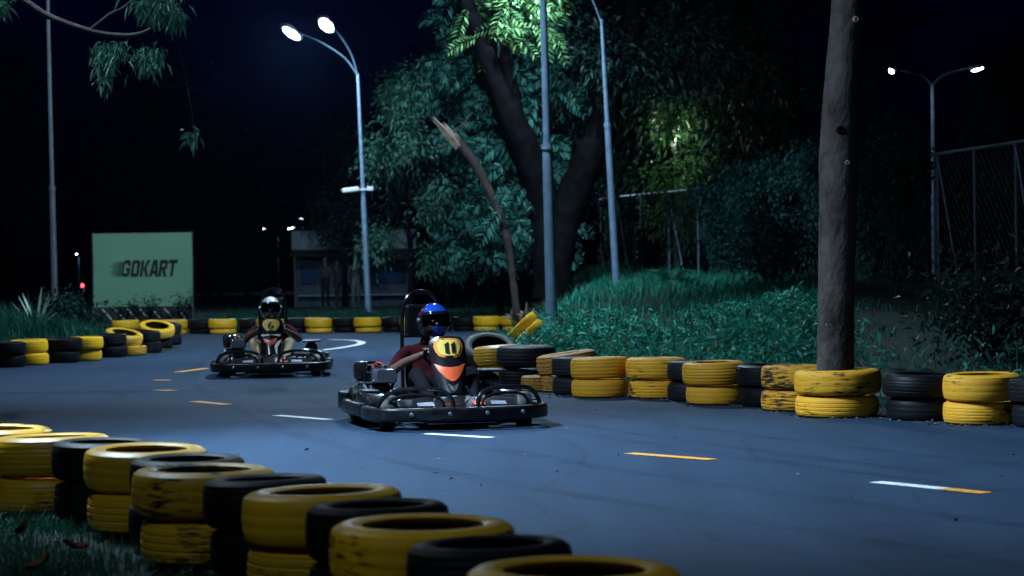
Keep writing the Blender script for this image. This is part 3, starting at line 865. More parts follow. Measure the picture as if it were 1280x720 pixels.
    b = MB(); b.box((.075, .07, .16), (.012, .16, .07), ch=.004); b.build('engine_plate', ALLOY, e)
    b = MB(); b.tube([(.02, -.05, .30), (.02, -.05, .345)], .012, 8); b.tube(catmull([(.02, -.05, .345), (.0, .02, .37), (-.06, .06, .33), (-.10, .04, .24)], 4), .006, 6); b.build('spark_lead', CHEVR, e)
    b = MB(); b.box((-.115, -.02, .06), (.03, .34, .09), ch=.012); b.build('chain_guard', ALLOY, e)
    b = MB(); b.tube(catmull([(.10, .06, .16), (.14, .16, .20), (.10, .26, .12), (.0, .34, .05)], 5), .013, 8); b.build('exhaust_pipe', ALLOY, e)
    b = MB(); b.box((.02, -.06, .215), (.25, .27, .012), ch=.004); b.build('engine_shroud', ALLOY, e)
    for qx in (-.07, .07):
        b = MB(); b.lathe([(0, .012), (.010, .010), (.012, 0)], 8, 0, Matrix.Translation((.02 + qx, -.155, .222))); b.build('shroud_bolt', ALLOY, e)
    # steering linkage, brake and cables
    for sx in (-1, 1):
        b = MB(); b.tube([(sx * .04, .44, .11), (sx * .45, .50, .13)], .008, 6); b.build('tie_rod', ALLOY, k)
        b = MB(); b.tube(catmull([(sx * .16, .60, .10), (sx * .24, .40, .13), (sx * .33, .10, .20), (sx * .36, -.2, .24)], 4), .005, 5); b.build('cable', FRAMEK, k)
        b = MB(); b.tube([(sx * .17, -.18, .14), (sx * .32, -.14, .07)], .009, 6); b.build('seat_stay', ALLOY, k)
    b = MB(); b.lathe([(.03, -.004), (.085, -.004), (.085, .004), (.03, .004)], 22, 0, Matrix.Translation((-.26, -.5, .14)) @ Matrix.Rotation(R(90), 4, 'Y'), closed=True); b.build('brake_disc', ALLOY, k)
    b = MB(); b.box((-.20, .42, .085), (.07, .12, .06), ch=.012); b.build('brake_cylinder', ALLOY, k)
    # exhaust on the other side
    b = MB(); M = Matrix.Translation((-.46, -.34, .30)) @ Matrix.Rotation(R(90), 4, 'X')
    b.lathe([(0, -.17), (.05, -.165), (.075, -.13), (.075, .13), (.05, .165), (0, .17)], 20, 0, M)
    b.tube(catmull([(-.46, -.17, .28), (-.40, -.10, .20), (-.25, -.12, .12)], 4), .018, 8); b.build('muffler', FRAMEK, k)
    b = MB(); b.box((-.47, -.32, .385), (.22, .34, .02), ch=.008); b.build('heat_guard', RUBK, k)
    # roll hoop and headrest
    b = MB(); b.tube(catmull([(-.17, -.56, .12), (-.165, -.60, .45), (-.155, -.635, .80), (-.12, -.65, .95), (-.05, -.655, 1.01), (.05, -.655, 1.01), (.12, -.65, .95), (.155, -.635, .80), (.165, -.60, .45), (.17, -.56, .12)], 5), .016, 10)
    b.tube([(-.155, -.62, .66), (.155, -.62, .66)], .012, 8); b.tube([(-.15, -.60, .55), (-.25, -.80, .14)], .012, 8); b.tube([(.15, -.60, .55), (.25, -.80, .14)], .012, 8)
    b.build('roll_hoop', FRAMEK, k)
    b = MB(); b.box((0, -.625, .785), (.27, .05, .26), ch=.03, rot=Euler((R(-4), 0, 0))); b.build('headrest', RUBK, k)
    # steering
    b = MB(); b.tube([(0, .42, .20), (0, .16, .53)], .013, 8); b.build('steering_column', FRAMEK, k)
    sw = empty('steering_wheel', (0, .13, .545)); sw.parent = k; sw.rotation_euler = (R(50), 0, 0)
    b = MB(); b.tube([(.145 * math.cos(a), .125 * math.sin(a), 0) for a in [2 * PI * i / 28 for i in range(28)]], .014, 8, closed=True); b.build('wheel_rim', RUBK, sw)
    b = MB(); b.box((0, 0, -.01), (.26, .03, .01), ch=.003); b.box((0, -.05, -.01), (.03, .12, .01), ch=.003); b.lathe([(0, .012), (.035, .01), (.04, -.015)], 14); b.build('spokes', FRAMEK, sw)
    # front fairing
    fr = empty('front_fairing', (0, 0, 0)); fr.parent = k
    b = MB(); nu, nv = 12, 14; vs = []
    for off in (0, -.018):
        for j in range(nv + 1):
            for i in range(nu + 1):
                p = fairing_surf(-1 + 2 * i / nu, j / nv); vs.append(p + Vector((0, off, 0)))
    w = nu + 1; n1 = w * (nv + 1); fs = []
    for j in range(nv):
        for i in range(nu):
            a = j * w + i; fs.append([a, a + 1, a + 1 + w, a + w]); fs.append([n1 + a, n1 + a + w, n1 + a + w + 1, n1 + a + 1])
    for j in range(nv):
        a = j * w; fs.append([a, a + w, n1 + a + w, n1 + a]); c = a + nu; fs.append([c, n1 + c, n1 + c + w, c + w])
    for i in range(nu):
        fs.append([i, n1 + i, n1 + i + 1, i + 1]); a = nv * w + i; fs.append([a, a + 1, n1 + a + 1, n1 + a])
    b.add(vs, fs); b.build('fairing_shell', GLOSSK, fr)
    if number == '11':
        o1 = [(u * .80, .79 + v * .17) for u, v in [(-1, .2), (-.92, .75), (-.7, 1), (0, 1.02), (.7, 1), (.92, .75), (1, .2), (.9, -.35), (.72, -.8), (.45, -1), (-.45, -1), (-.72, -.8), (-.9, -.35)]]
        o2 = [(u * .90, .79 + (v - .79) * .83) for u, v in [(p[0] * .86, p[1]) for p in o1]]
    else:
        o1 = [(u * .70, .80 + v * .16) for u, v in [(-1, .2), (-.9, .8), (-.6, 1), (0, 1.02), (.6, 1), (.9, .8), (1, .2), (.8, -.5), (.5, -1), (-.5, -1), (-.8, -.5)]]
        o2 = [(p[0] * .8, .80 + (p[1] - .80) * .85) for p in o1]
    b = MB(); patch(b, o1, .004); b.build('plate_border', PLATEO if number == '11' else PLATEY, fr)
    b = MB(); patch(b, o2, .007); b.build('number_plate', PLATEY, fr)
    hs = .0105 if number == '11' else .0100
    b = MB()
    for q, ch in enumerate(number):
        cx = (q - (len(number) - 1) / 2) * .36
        for poly in digit_strokes(ch):
            sc = .62 if len(number) > 1 else 1.0
            patch(b, [((cx - p[0] * 1.15 if False else -(-cx - p[0] * 1.0) * 1.0) * (.95 if len(number) > 1 else 1.1), .79 + p[1] * .195) for p in poly], hs, rings=1)
    for i, p in enumerate(b.v): b.v[i] = (p[0], p[1], p[2])
    # seen from the front the driver's right is on the left, so mirror the print
    for i, p in enumerate(b.v): b.v[i] = (-p[0], p[1], p[2])
    b.build('race_number', INK, fr)
    b = MB()
    if number == '11':
        patch(b, [(-.90, .53), (-.45, .46), (0, .44), (.45, .46), (.90, .53), (.75, .40), (.42, .26), (.12, .20), (-.12, .20), (-.42, .26), (-.75, .40)], .004); b.build('fairing_chevron', CHEVR, fr)
        b = MB(); patch(b, [(-.35, .16), (0, .10), (.35, .16), (.22, .05), (0, .015), (-.22, .05)], .004); b.build('fairing_emblem', ALLOY, fr)
    else:
        patch(b, [(-.85, .56), (.85, .56), (.75, .50), (-.75, .50)], .004); b.build('fairing_band', WHITEP, fr)
        b = MB(); patch(b, [(-.55, .44), (.70, .46), (.62, .34), (.1, .24), (-.35, .28)], .004); b.build('fairing_chevron', CHEVR, fr)
        b = MB(); patch(b, [(-.95, .42), (-.6, .36), (-.35, .22), (-.55, .03), (-.75, .01), (-.62, .18)], .005); b.build('fairing_swoosh', WHITEP, fr)
    for sx in (-1, 1):
        b = MB(); b.tube([(sx * .10, .47, .30), (sx * .17, .60, .12)], .010, 8); b.build('fairing_bracket', FRAMEK, fr)
    # pedals
    for sx in (-1, 1):
        b = MB(); b.tube([(sx * .16, .60, .06), (sx * .16, .64, .20)], .008, 6); b.box((sx * .16, .645, .20), (.07, .012, .06), ch=.004); b.build('pedal', ALLOY, k)
    return k


# ================================================================== PEOPLE
SKIN = mat('skin', (.12, .062, .042), .5, var=.1, scale=8)
SHIRT = mat('maroon_shirt', (.040, .005, .008), .95, spec=.1, var=.3, scale=14, bump=.3, bscale=25)
TROUS = mat('dark_trousers', (.006, .006, .009), .95, spec=.1, var=.3, scale=10, bump=.2, bscale=20)
KHAKI = mat('khaki_trousers', (.30, .21, .11), .85, var=.2, scale=10, bump=.3, bscale=20)
SHOE = mat('shoe', (.02, .02, .022), .6)
HAIR = mat('black_hair', (.008, .007, .006), .6)
SKIN_D = mat('shaded_skin', (.05, .028, .02), .7)  # skin and the clothes below blackened in colour to stand as silhouettes
DARKC = mat('silhouette_navy_clothes', (.005, .006, .010), .9, var=.3, scale=9)
GREYC = mat('silhouette_grey_clothes', (.010, .011, .013), .9, var=.3, scale=9)
TEALC = mat('silhouette_pale_clothes', (.035, .05, .055), .9, var=.3, scale=9)

def skin_body(name, chains, mats, parent, seg_mat, subs=2):
    """chains: list of vertex lists [(co, (rx, ry))...]; first chain is the trunk; tuples ('@', c, i) refer to an existing vertex"""
    verts, rad, edges, lab, roots = [], [], [], [], []
    ref = {}
    segs = []
    for ci, (mi, ch) in enumerate(chains):
        prev = None
        for vi, item in enumerate(ch):
            if item[0] == '@': idx = ref[(item[1], item[2])]
            else:
                idx = len(verts); verts.append(Vector(item[0])); rad.append(item[1])
                if prev is None: roots.append(idx)
            ref[(ci, vi)] = idx
            if prev is not None:
                edges.append((prev, idx)); segs.append((verts[prev], verts[idx], mi[min(vi - 1, len(mi) - 1)] if isinstance(mi, (list, tuple)) else mi, (max(rad[prev]) + max(rad[idx])) / 2))
            prev = idx
    me = bpy.data.meshes.new(name); me.from_pydata(verts, edges, []); me.update()
    o = bpy.data.objects.new(name, me); COL.objects.link(o)
    md = o.modifiers.new('skin', 'SKIN'); md.use_smooth_shade = True; md.branch_smoothing = .4
    if not me.skin_vertices: 
        me.attributes
    for i, sv in enumerate(me.skin_vertices[0].data):
        r_ = rad[i]; sv.radius = r_; sv.use_root = i in roots
    sb = o.modifiers.new('sub', 'SUBSURF'); sb.levels = subs; sb.render_levels = subs
    dg = bpy.context.evaluated_depsgraph_get()
    m2 = bpy.data.meshes.new_from_object(o.evaluated_get(dg))
    o.modifiers.clear(); o.data = m2
    m2.materials.clear()
    for m_ in mats: m2.materials.append(m_)
    for p in m2.polygons:
        c = p.center; best = 1e9; bm_ = 0
        for a, b_, mi, rr in segs:
            ab = b_ - a; t = max(0, min(1, (c - a).dot(ab) / max(ab.length_squared, 1e-9)))
            d = (a + ab * t - c).length / max(rr, .02) ** .6
            if d < best: best = d; bm_ = mi
        p.material_index = bm_
    m2.shade_smooth()
    if parent is not None: o.parent = parent
    return o

def hand_chains(wrist, direc, side, palm_n, mi, curl):
    """five fingers as short bent chains rooted inside the palm"""
    wv = Vector(wrist); d = Vector(direc).normalized(); n = Vector(palm_n).normalized(); s = d.cross(n).normalized() * side
    out = []
    pc = wv + d * .055
    for k, (off, L) in enumerate(((-.028, .062), (-.010, .072), (.009, .068), (.027, .054))):
        p0 = pc + s * off + d * .015; a = d.copy()
        pts = [(p0, (.010, .010))]
        for j, (fr, cu) in enumerate(((.45, curl * .5), (.32, curl), (.23, curl))):
            a = (a * math.cos(cu) + n * math.sin(cu)).normalized(); n2 = n
            p0 = p0 + a * L * fr; pts.append((p0, (.0092 - .001 * j, .0092 - .001 * j)))
        out.append((mi, pts))
    p0 = wv + d * .025 - s * .028; a = (d * .6 - s * .55 + n * .55).normalized()
    out.append((mi, [(p0, (.011, .011)), (p0 + a * .032, (.0105, .0105)), (p0 + a * .032 + (d * .8 + n * .6).normalized() * .028, (.009, .009))]))
    return out

def make_driver(kart_loc, rz, label, helmet, legs_mat, lean):
    p = empty('person', kart_loc, rz); tag(p, label, 'person', 'kart drivers')
    lx, hz = lean
    hip = (0, -.30, .215); wa = (0, -.37, .32); ch = (lx * .3, -.40, .465); nk = (lx * .8, -.36, .60); hd0 = (lx, -.305, .685); hd = (lx, -.285, .77)
    shl = (-.175, -.38, .545); shr = (.175, -.38, .545)
    ell, elr = (-.325, -.19, .40), (.335, -.20, .40)
    wrl, wrr = (-.165, .055, .525), (.165, .055, .525)
    knl, knr = (-.215, .13, .40), (.215, .13, .40)
    anl, anr = (-.15, .50, .15), (.15, .50, .15)
    # material slots: 0 shirt 1 skin 2 trousers 3 shoe
    chains = [
        ([2, 0, 0, 1, 1], [(hip, (.145, .115)), (wa, (.14, .105)), (ch, (.165, .115)), (nk, (.065, .06)), (hd0, (.072, .085)), (hd, (.080, .095))]),
        ([0, 0, 0, 1, 1, 1], [('@', 0, 2), (shl, (.068, .068)), ((-.255, -.30, .48), (.055, .055)), (ell, (.043, .043)), ((-.25, -.09, .475), (.038, .036)), (wrl, (.027, .030)), ((-.14, .115, .55), (.040, .020))]),
        ([0, 0, 0, 1, 1, 1], [('@', 0, 2), (shr, (.068, .068)), ((.26, -.305, .48), (.055, .055)), (elr, (.043, .043)), ((.255, -.09, .475), (.038, .036)), (wrr, (.027, .030)), ((.14, .115, .55), (.040, .020))]),
        ([2, 2, 2, 2, 3], [('@', 0, 0), ((-.11, -.20, .25), (.092, .088)), (knl, (.066, .064)), ((-.19, .30, .29), (.056, .056)), (anl, (.042, .045)), ((-.155, .60, .165), (.040, .030))]),
        ([2, 2, 2, 2, 3], [('@', 0, 0), ((.11, -.20, .25), (.092, .088)), (knr, (.066, .064)), ((.19, .30, .29), (.056, .056)), (anr, (.042, .045)), ((.155, .60, .165), (.040, .030))]),
    ]
    chains += hand_chains((-.15, .085, .535), (.10, .35, .30), 1, (.2, .5, -.8), 1, .85)
    chains += hand_chains((.15, .085, .535), (-.10, .35, .30), -1, (-.2, .5, -.8), 1, .85)
    # nose
    chains.append((1, [((lx, -.205, .770), (.014, .016)), ((lx, -.178, .753), (.011, .012))]))
    skin_body('body', chains, [SHIRT, SKIN, legs_mat, SHOE], p, None)
    for sx in (-1, 1):
        b = MB(); M = Matrix.Translation((lx + sx * .031, -.191, .783)) @ Matrix.Rotation(R(-90), 4, 'X')
        b.lathe([(0, .008), (.006, .0065), (.011, .002), (.013, -.004)], 12, 0, M); b.build('eye', INK, p)
    # helmet
    hc = Vector((lx, -.315, .780)); rx, ry, rz_ = .128, .150, .145
    hel = empty('helmet', hc); hel.parent = p
    hel.rotation_euler = (R(6), 0, R(4))
    nlon, nlat = 40, 26
    vs, fs, mi = [], [], []
    def hp(i, j, s_=1.0):
        th = 2 * PI * i / nlon; ph = -R(62) + (R(90) + R(62)) * j / nlat
        x, y, z = math.cos(ph) * math.sin(th), math.cos(ph) * math.cos(th), math.sin(ph)
        ch_ = .022 * max(0, y) ** 2 * max(0, -z + .15)          # chin bar pushed forward
        return Vector((x * rx * s_, (y * ry + ch_ * 2.2) * s_, z * rz_ * s_))
    b = MB(); inner = MB()
    grid = {}
    for j in range(nlat + 1):
        for i in range(nlon):
            grid[(i, j)] = len(b.v); b.v.append(tuple(hp(i, j)))
    off = len(b.v)
    for j in range(nlat + 1):
        for i in range(nlon): b.v.append(tuple(hp(i, j, .93)))
    def is_open(i, j):
        th = (2 * PI * (i + .5) / nlon + PI) % (2 * PI) - PI; ph = -62 + 152 * (j + .5) / nlat
        return abs(th) < R(62) and -24 < ph < 20
    for j in range(nlat):
        for i in range(nlon):
            if is_open(i, j): continue
            i2 = (i + 1) % nlon
            th = (2 * PI * (i + .5) / nlon + PI) % (2 * PI) - PI; ph = -62 + 152 * (j + .5) / nlat
            m_ = helmet(th, ph, i, j)
            b.f.append([grid[(i, j)], grid[(i2, j)], grid[(i2, j + 1)], grid[(i, j + 1)]]); b.m.append(m_)
            b.f.append([off + grid[(i, j)], off + grid[(i, j + 1)], off + grid[(i2, j + 1)], off + grid[(i2, j)]]); b.m.append(0)
            for (di, dj, e0, e1) in ((1, 0, (i2, j), (i2, j + 1)), (-1, 0, (i, j + 1), (i, j)), (0, 1, (i2, j + 1), (i, j + 1)), (0, -1, (i, j), (i2, j))):
                nj = j + dj
                if nj < 0 or (0 <= nj < nlat and is_open((i + di) % nlon, nj)):
                    b.f.append([grid[e0], off + grid[e0], off + grid[e1], grid[e1]]); b.m.append(0)
    b.build('helmet_shell', helmet.mats, hel, angle=50)
    # raised visor with pivots
    b = MB(); vs = []; nn = 14
    for s_ in (1.02, 1.035):
        for j in range(5):
            ph = R(17 + 2.6 * j)
            for i in range(nn + 1):
                th = R(-72 + 144 * i / nn)
                vs.append(Vector((math.cos(ph) * math.sin(th) * rx * s_, math.cos(ph) * math.cos(th) * ry * s_ + .012, math.sin(ph) * rz_ * s_)))
    w = nn + 1; fs = []
    for j in range(4):
        for i in range(nn):
            a = j * w + i; fs.append([a, a + 1, a + 1 + w, a + w]); c = 5 * w + a; fs.append([c, c + w, c + w + 1, c + 1])
    for i in range(nn):
        fs.append([i, 5 * w + i, 5 * w + i + 1, i + 1]); a = 4 * w + i; fs.append([a, a + 1, 5 * w + a + 1, 5 * w + a])
    b.add(vs, fs); b.build('visor', VISOR, hel)
    for sx in (-1, 1):
        b = MB(); M = Matrix.Translation((sx * rx * .98, .01, .01)) @ Matrix.Rotation(R(90 * sx), 4, 'Y')
        b.lathe([(0, .014), (.018, .012), (.022, 0)], 14, 0, M); b.build('visor_pivot', ALLOY, hel)
    return p

VISOR = mat('smoked_visor', (.008, .008, .012), .08, coat=.5)
HBLK = mat('helmet_black', (.010, .010, .014), .12, coat=.8)
HBLU = mat('helmet_blue', (.010, .060, .45), .16, coat=.8)
HWHT = mat('helmet_white', (.82, .84, .84), .25, coat=.5)
HRED = mat('helmet_dark_red', (.09, .02, .025), .15, coat=.8)
HTEA = mat('helmet_grey_green', (.12, .20, .19), .3, coat=.4)
def h_blue(th, ph, i, j):
    if ph > 12 and R(-66) < th < R(60) and ph < 86: return 1
    if ph < -22 and abs(th) < R(26): return 1
    if ph > 22 and R(60) <= th < R(110): return 2
    return 0
h_blue.mats = [HBLK, HBLU, HRED]; h_blue.dark_visor = False
_hr = random.Random(5)
_pat = {}
def h_white(th, ph, i, j):
    if ph > 18:
        v = math.sin(abs(th) * 5.0 + ph * .16) * math.sin(ph * .17 + abs(th) * 1.2 + .6)
        return 1 if v > -.12 else 0
    if abs(th) > R(60) or ph < -24:
        return 2 if math.sin(th * 5 + ph * .2) > .35 else 0
    return 0
h_white.mats = [HBLK, HWHT, HTEA]; h_white.dark_visor = False

def kart_pos(px, base_y, Y):  # centre of the kart
    return Vector((px_at(px, Y), Y, 0))
K1 = Vector((px_at(548, 16.1), 16.1, .0)); A1 = PI + R(15)
make_kart(K1, A1, '11', 'black go kart carrying number 11 in front of the tyre pile', 'white')
make_driver(K1, A1, 'driver in maroon shirt and blue and black helmet steering kart 11', h_blue, TROUS, (-.03, 0))
K2 = Vector((px_at(339, 24.6), 24.6, .0)); A2 = PI + R(5)
make_kart(K2, A2, '6', 'black go kart carrying number 6 following on the open bend', 'white')
make_driver(K2, A2, 'driver in maroon shirt, khaki trousers and patterned white helmet in kart 6', h_white, KHAKI, (.02, 0))


# ================================================================== STREET LAMPS
def street_lamp(x, y, z0, top, r0, heads, label, lit=True, power=0, lean=(0, 0), collar=.5, arm_from=None, mt=None, led=None, hs=.62, spot=168, group='street lamps', aim=None, beams=None):
    """heads: end offsets (dx, dy, dz) of each arm from the pole top"""
    mt = mt or POLE
    k = empty('street_lamp', (x, y, z0)); tag(k, label, 'street lamp', group)
    T = Vector((lean[0], lean[1], top - z0)); mid = T * collar
    b = MB(); b.tube([(0, 0, -.1), mid], [r0, r0 * .84], 14); b.build('pole', mt, k)
    b = MB(); b.tube([mid + Vector((0, 0, -.02)), T], [r0 * .66, r0 * .46], 12); b.build('upper_pole', mt, k)
    b = MB(); b.tube([mid - Vector((0, 0, .05)), mid + Vector((0, 0, .03))], [r0 * .98, r0 * .94], 14); b.build('collar', mt, k)
    b = MB(); b.box((0, 0, .012), (r0 * 4, r0 * 4, .024), ch=.005); b.build('base_plate', mt, k)
    for hi_, (dx, dy, dz) in enumerate(heads):
        e = T + Vector((dx, dy, dz)); d = Vector((dx, dy, 0)); L = d.length or 1e-3; d.normalize()
        b = MB(); b.tube(catmull([T + Vector((0, 0, -.08)), T + Vector((dx * .22, dy * .22, dz * .42)), T + Vector((dx * .62, dy * .62, dz * .80)), e], 4), r0 * .24, 8); b.build('arm', mt, k)
        hd = empty('lamp_head', e + d * hs * .4); hd.parent = k
        hd.rotation_euler = (0, 0, math.atan2(d.y, d.x))
        tl = R(-12) if aim is None else aim
        Mh = Matrix.Rotation(tl, 4, 'Y')
        b = MB(); rings = []
        for xx, hw, z_lo, z_hi in ((-.5, .16, -.02, .05), (-.4, .34, -.045, .075), (.2, .46, -.05, .085), (.5, .36, -.04, .06)):
            rings.append([Mh @ Vector((xx * hs, yy * hs, zz)) for yy, zz in ((-hw / 2, z_lo), (hw / 2, z_lo), (hw / 2 * .8, z_hi), (-hw / 2 * .8, z_hi))])
        b.loft(rings); b.build('housing', HEADM, hd)
        b = MB(); b.lathe([(0, -.03), (.17 * hs, -.026), (.23 * hs, -.008), (.235 * hs, .01)], 20, 0, Mh @ Matrix.Translation((.02, 0, -.052)) @ Matrix.Diagonal((1.75, 1, 1.2, 1)))
        b.build('diffuser', (led or LED) if lit else HEADM, hd)
        if lit and power:
            ld = bpy.data.lights.new('lamp_beam', 'SPOT'); ld.energy = power; ld.color = LIGHT_COL
            ld.spot_size = R(spot); ld.spot_blend = .75; ld.shadow_soft_size = .16
            lo = bpy.data.objects.new('lamp_beam', ld); COL.objects.link(lo); lo.parent = k
            lo.location = e + d * hs * .4 + Vector((0, 0, -.14))
            bd, cone, pw = beams[hi_] if beams else ((0, 0, -1), spot, power)
            ld.energy = pw; ld.spot_size = R(cone)
            lo.rotation_euler = Vector(bd).to_track_quat('-Z', 'Y').to_euler()
    return k

# the lamp in view across the bend, with a security camera on its pole
p = at(461, 386, 64)
L1 = street_lamp(p.x, p.y, hgt(p.x, p.y), at(447, 92, 64).z, .10, [(-1.55, -2.0, 1.02), (-.62, -2.2, 1.22)], 'lit twin-headed street lamp with a security camera on its pole', power=2900, lean=(at(447, 92, 64).x - p.x, 0), aim=R(-28), hs=.82, beams=[((-.2, -.45, -1), 168, 2600), ((.45, .25, -.9), 160, 3300)])
cz = at(455, 237, 64).z - L1.location.z; cx = at(455, 237, 64).x - L1.location.x
CAMW = mat('camera_white', (.62, .64, .66), .4)
b = MB(); b.box((cx - .02, -.12, cz), (.5, .05, .05), ch=.01); b.build('camera_bracket', CAMW, L1)
b = MB(); b.box((cx - .40, -.14, cz - .01), (.52, .14, .15), ch=.03, rot=Euler((0, R(-6), 0))); sc_ = b.build('security_camera', CAMW, L1)
b = MB(); b.lathe([(0, 0), (.05, 0), (.055, .04)], 12, 0, Matrix.Translation((cx - .70, -.14, cz - .04)) @ Matrix.Rotation(R(90), 4, 'Y')); b.build('lens', INK, sc_)
b = MB(); b.box((cx + .2, -.12, cz + .02), (.2, .12, .14), ch=.02); b.build('camera_junction_box', CAMW, L1)

# the tall pole on the bank (its heads are above the picture)
p = at(690, 395, 30)
street_lamp(p.x, p.y, float(hgt(p.x, p.y)), 7.9, .085, [(-1.0, -1.1, .7), (-.8, 1.2, .7)], 'thick grey lamp pole standing in the weeds on the bank', power=1, lean=(-.10, 0), collar=.36,
            beams=[((-.06, -.30, -.9), 106, 5200), ((-.45, .72, -.7), 136, 5200)])
p = at(771, 347, 39)
street_lamp(p.x, p.y, float(hgt(p.x, p.y)) - .1, at(757, 24, 39).z, .068, [(-1.2, .2, 1.35)], 'grey lamp pole beside the chain-link fence, its arm reaching into the leaves', lean=(-.22, 0), collar=.62, power=1, beams=[((-.25, .25, -1), 150, 1900)])
p = at(69, 385, 40)
street_lamp(p.x, p.y, float(hgt(p.x, p.y)), 7.8, .068, [(1.2, -.6, .6)], 'slim lamp pole rising behind the grass mound, unlit', lit=False, lean=(-.06, 0), collar=.38, mt=POLE_D)
# lamp with two pairs of heads beyond the fence
p = at(1168, 330, 65)
street_lamp(p.x, p.y, 0.0, at(1165, 104, 65).z, .085, [(-1.25, -.5, .42), (-1.05, .5, .48), (1.10, -.5, .40), (1.35, .4, .52)], 'double-armed lamp with four lit heads beyond the fence', power=60, lean=(0, 0), led=LED, hs=.44)
# far lamps
p = at(348, 350, 160)
street_lamp(p.x, p.y, 0.1, at(348, 287, 160).z, .07, [(-.9, 0, .15), (.75, 0, .15)], 'distant lamp post with two small lit heads beside the kiosk', power=120, led=LED, hs=.62)
p = at(380, 350, 190)
street_lamp(p.x, p.y, 0.1, at(379, 275, 190).z, .07, [(-.1, -.5, .15)], 'farthest lamp post with one lit head behind the kiosk roof', power=120, led=LED, hs=.62)
p = at(99, 350, 150)
street_lamp(p.x, p.y, 0.1, at(99, 319, 150).z, .05, [(-.05, -.3, .12)], 'tiny distant lamp post beside the banner, one lit head', power=20, led=LED_S, hs=.22)
# lamps that light the near part of the track, out of the picture to the side
street_lamp(-7.0, 13.6, 0, 6.3, .085, [(2.5, 0.5, .5), (2.4, -.7, .5)], 'lit twin-headed street lamp beside the near end of the track', power=1, beams=[((4.7, -1.6, -6.8), 68, 6800), ((5.2, 1.2, -6.4), 92, 3300)])
street_lamp(-8.8, 20.5, 0, 7.4, .085, [(2.4, .2, .6)], 'lit street lamp on the outside of the middle of the track', power=1, beams=[((3.6, 2.2, -7.6), 70, 1700)])
street_lamp(-4.9, 2.6, 0, 7.2, .085, [(1.2, .6, .6)], 'lit street lamp beside the near grass verge', power=1, beams=[((2.0, 5.6, -6.2), 95, 330)])
street_lamp(-13.0, 36.0, .0, 7.6, .085, [(1.8, .2, .6), (1.0, 1.4, .6)], 'lit street lamp inside the far bend', power=1, beams=[((1.2, -.6, -3), 130, 650), ((2.4, 11, -7), 80, 1700)])


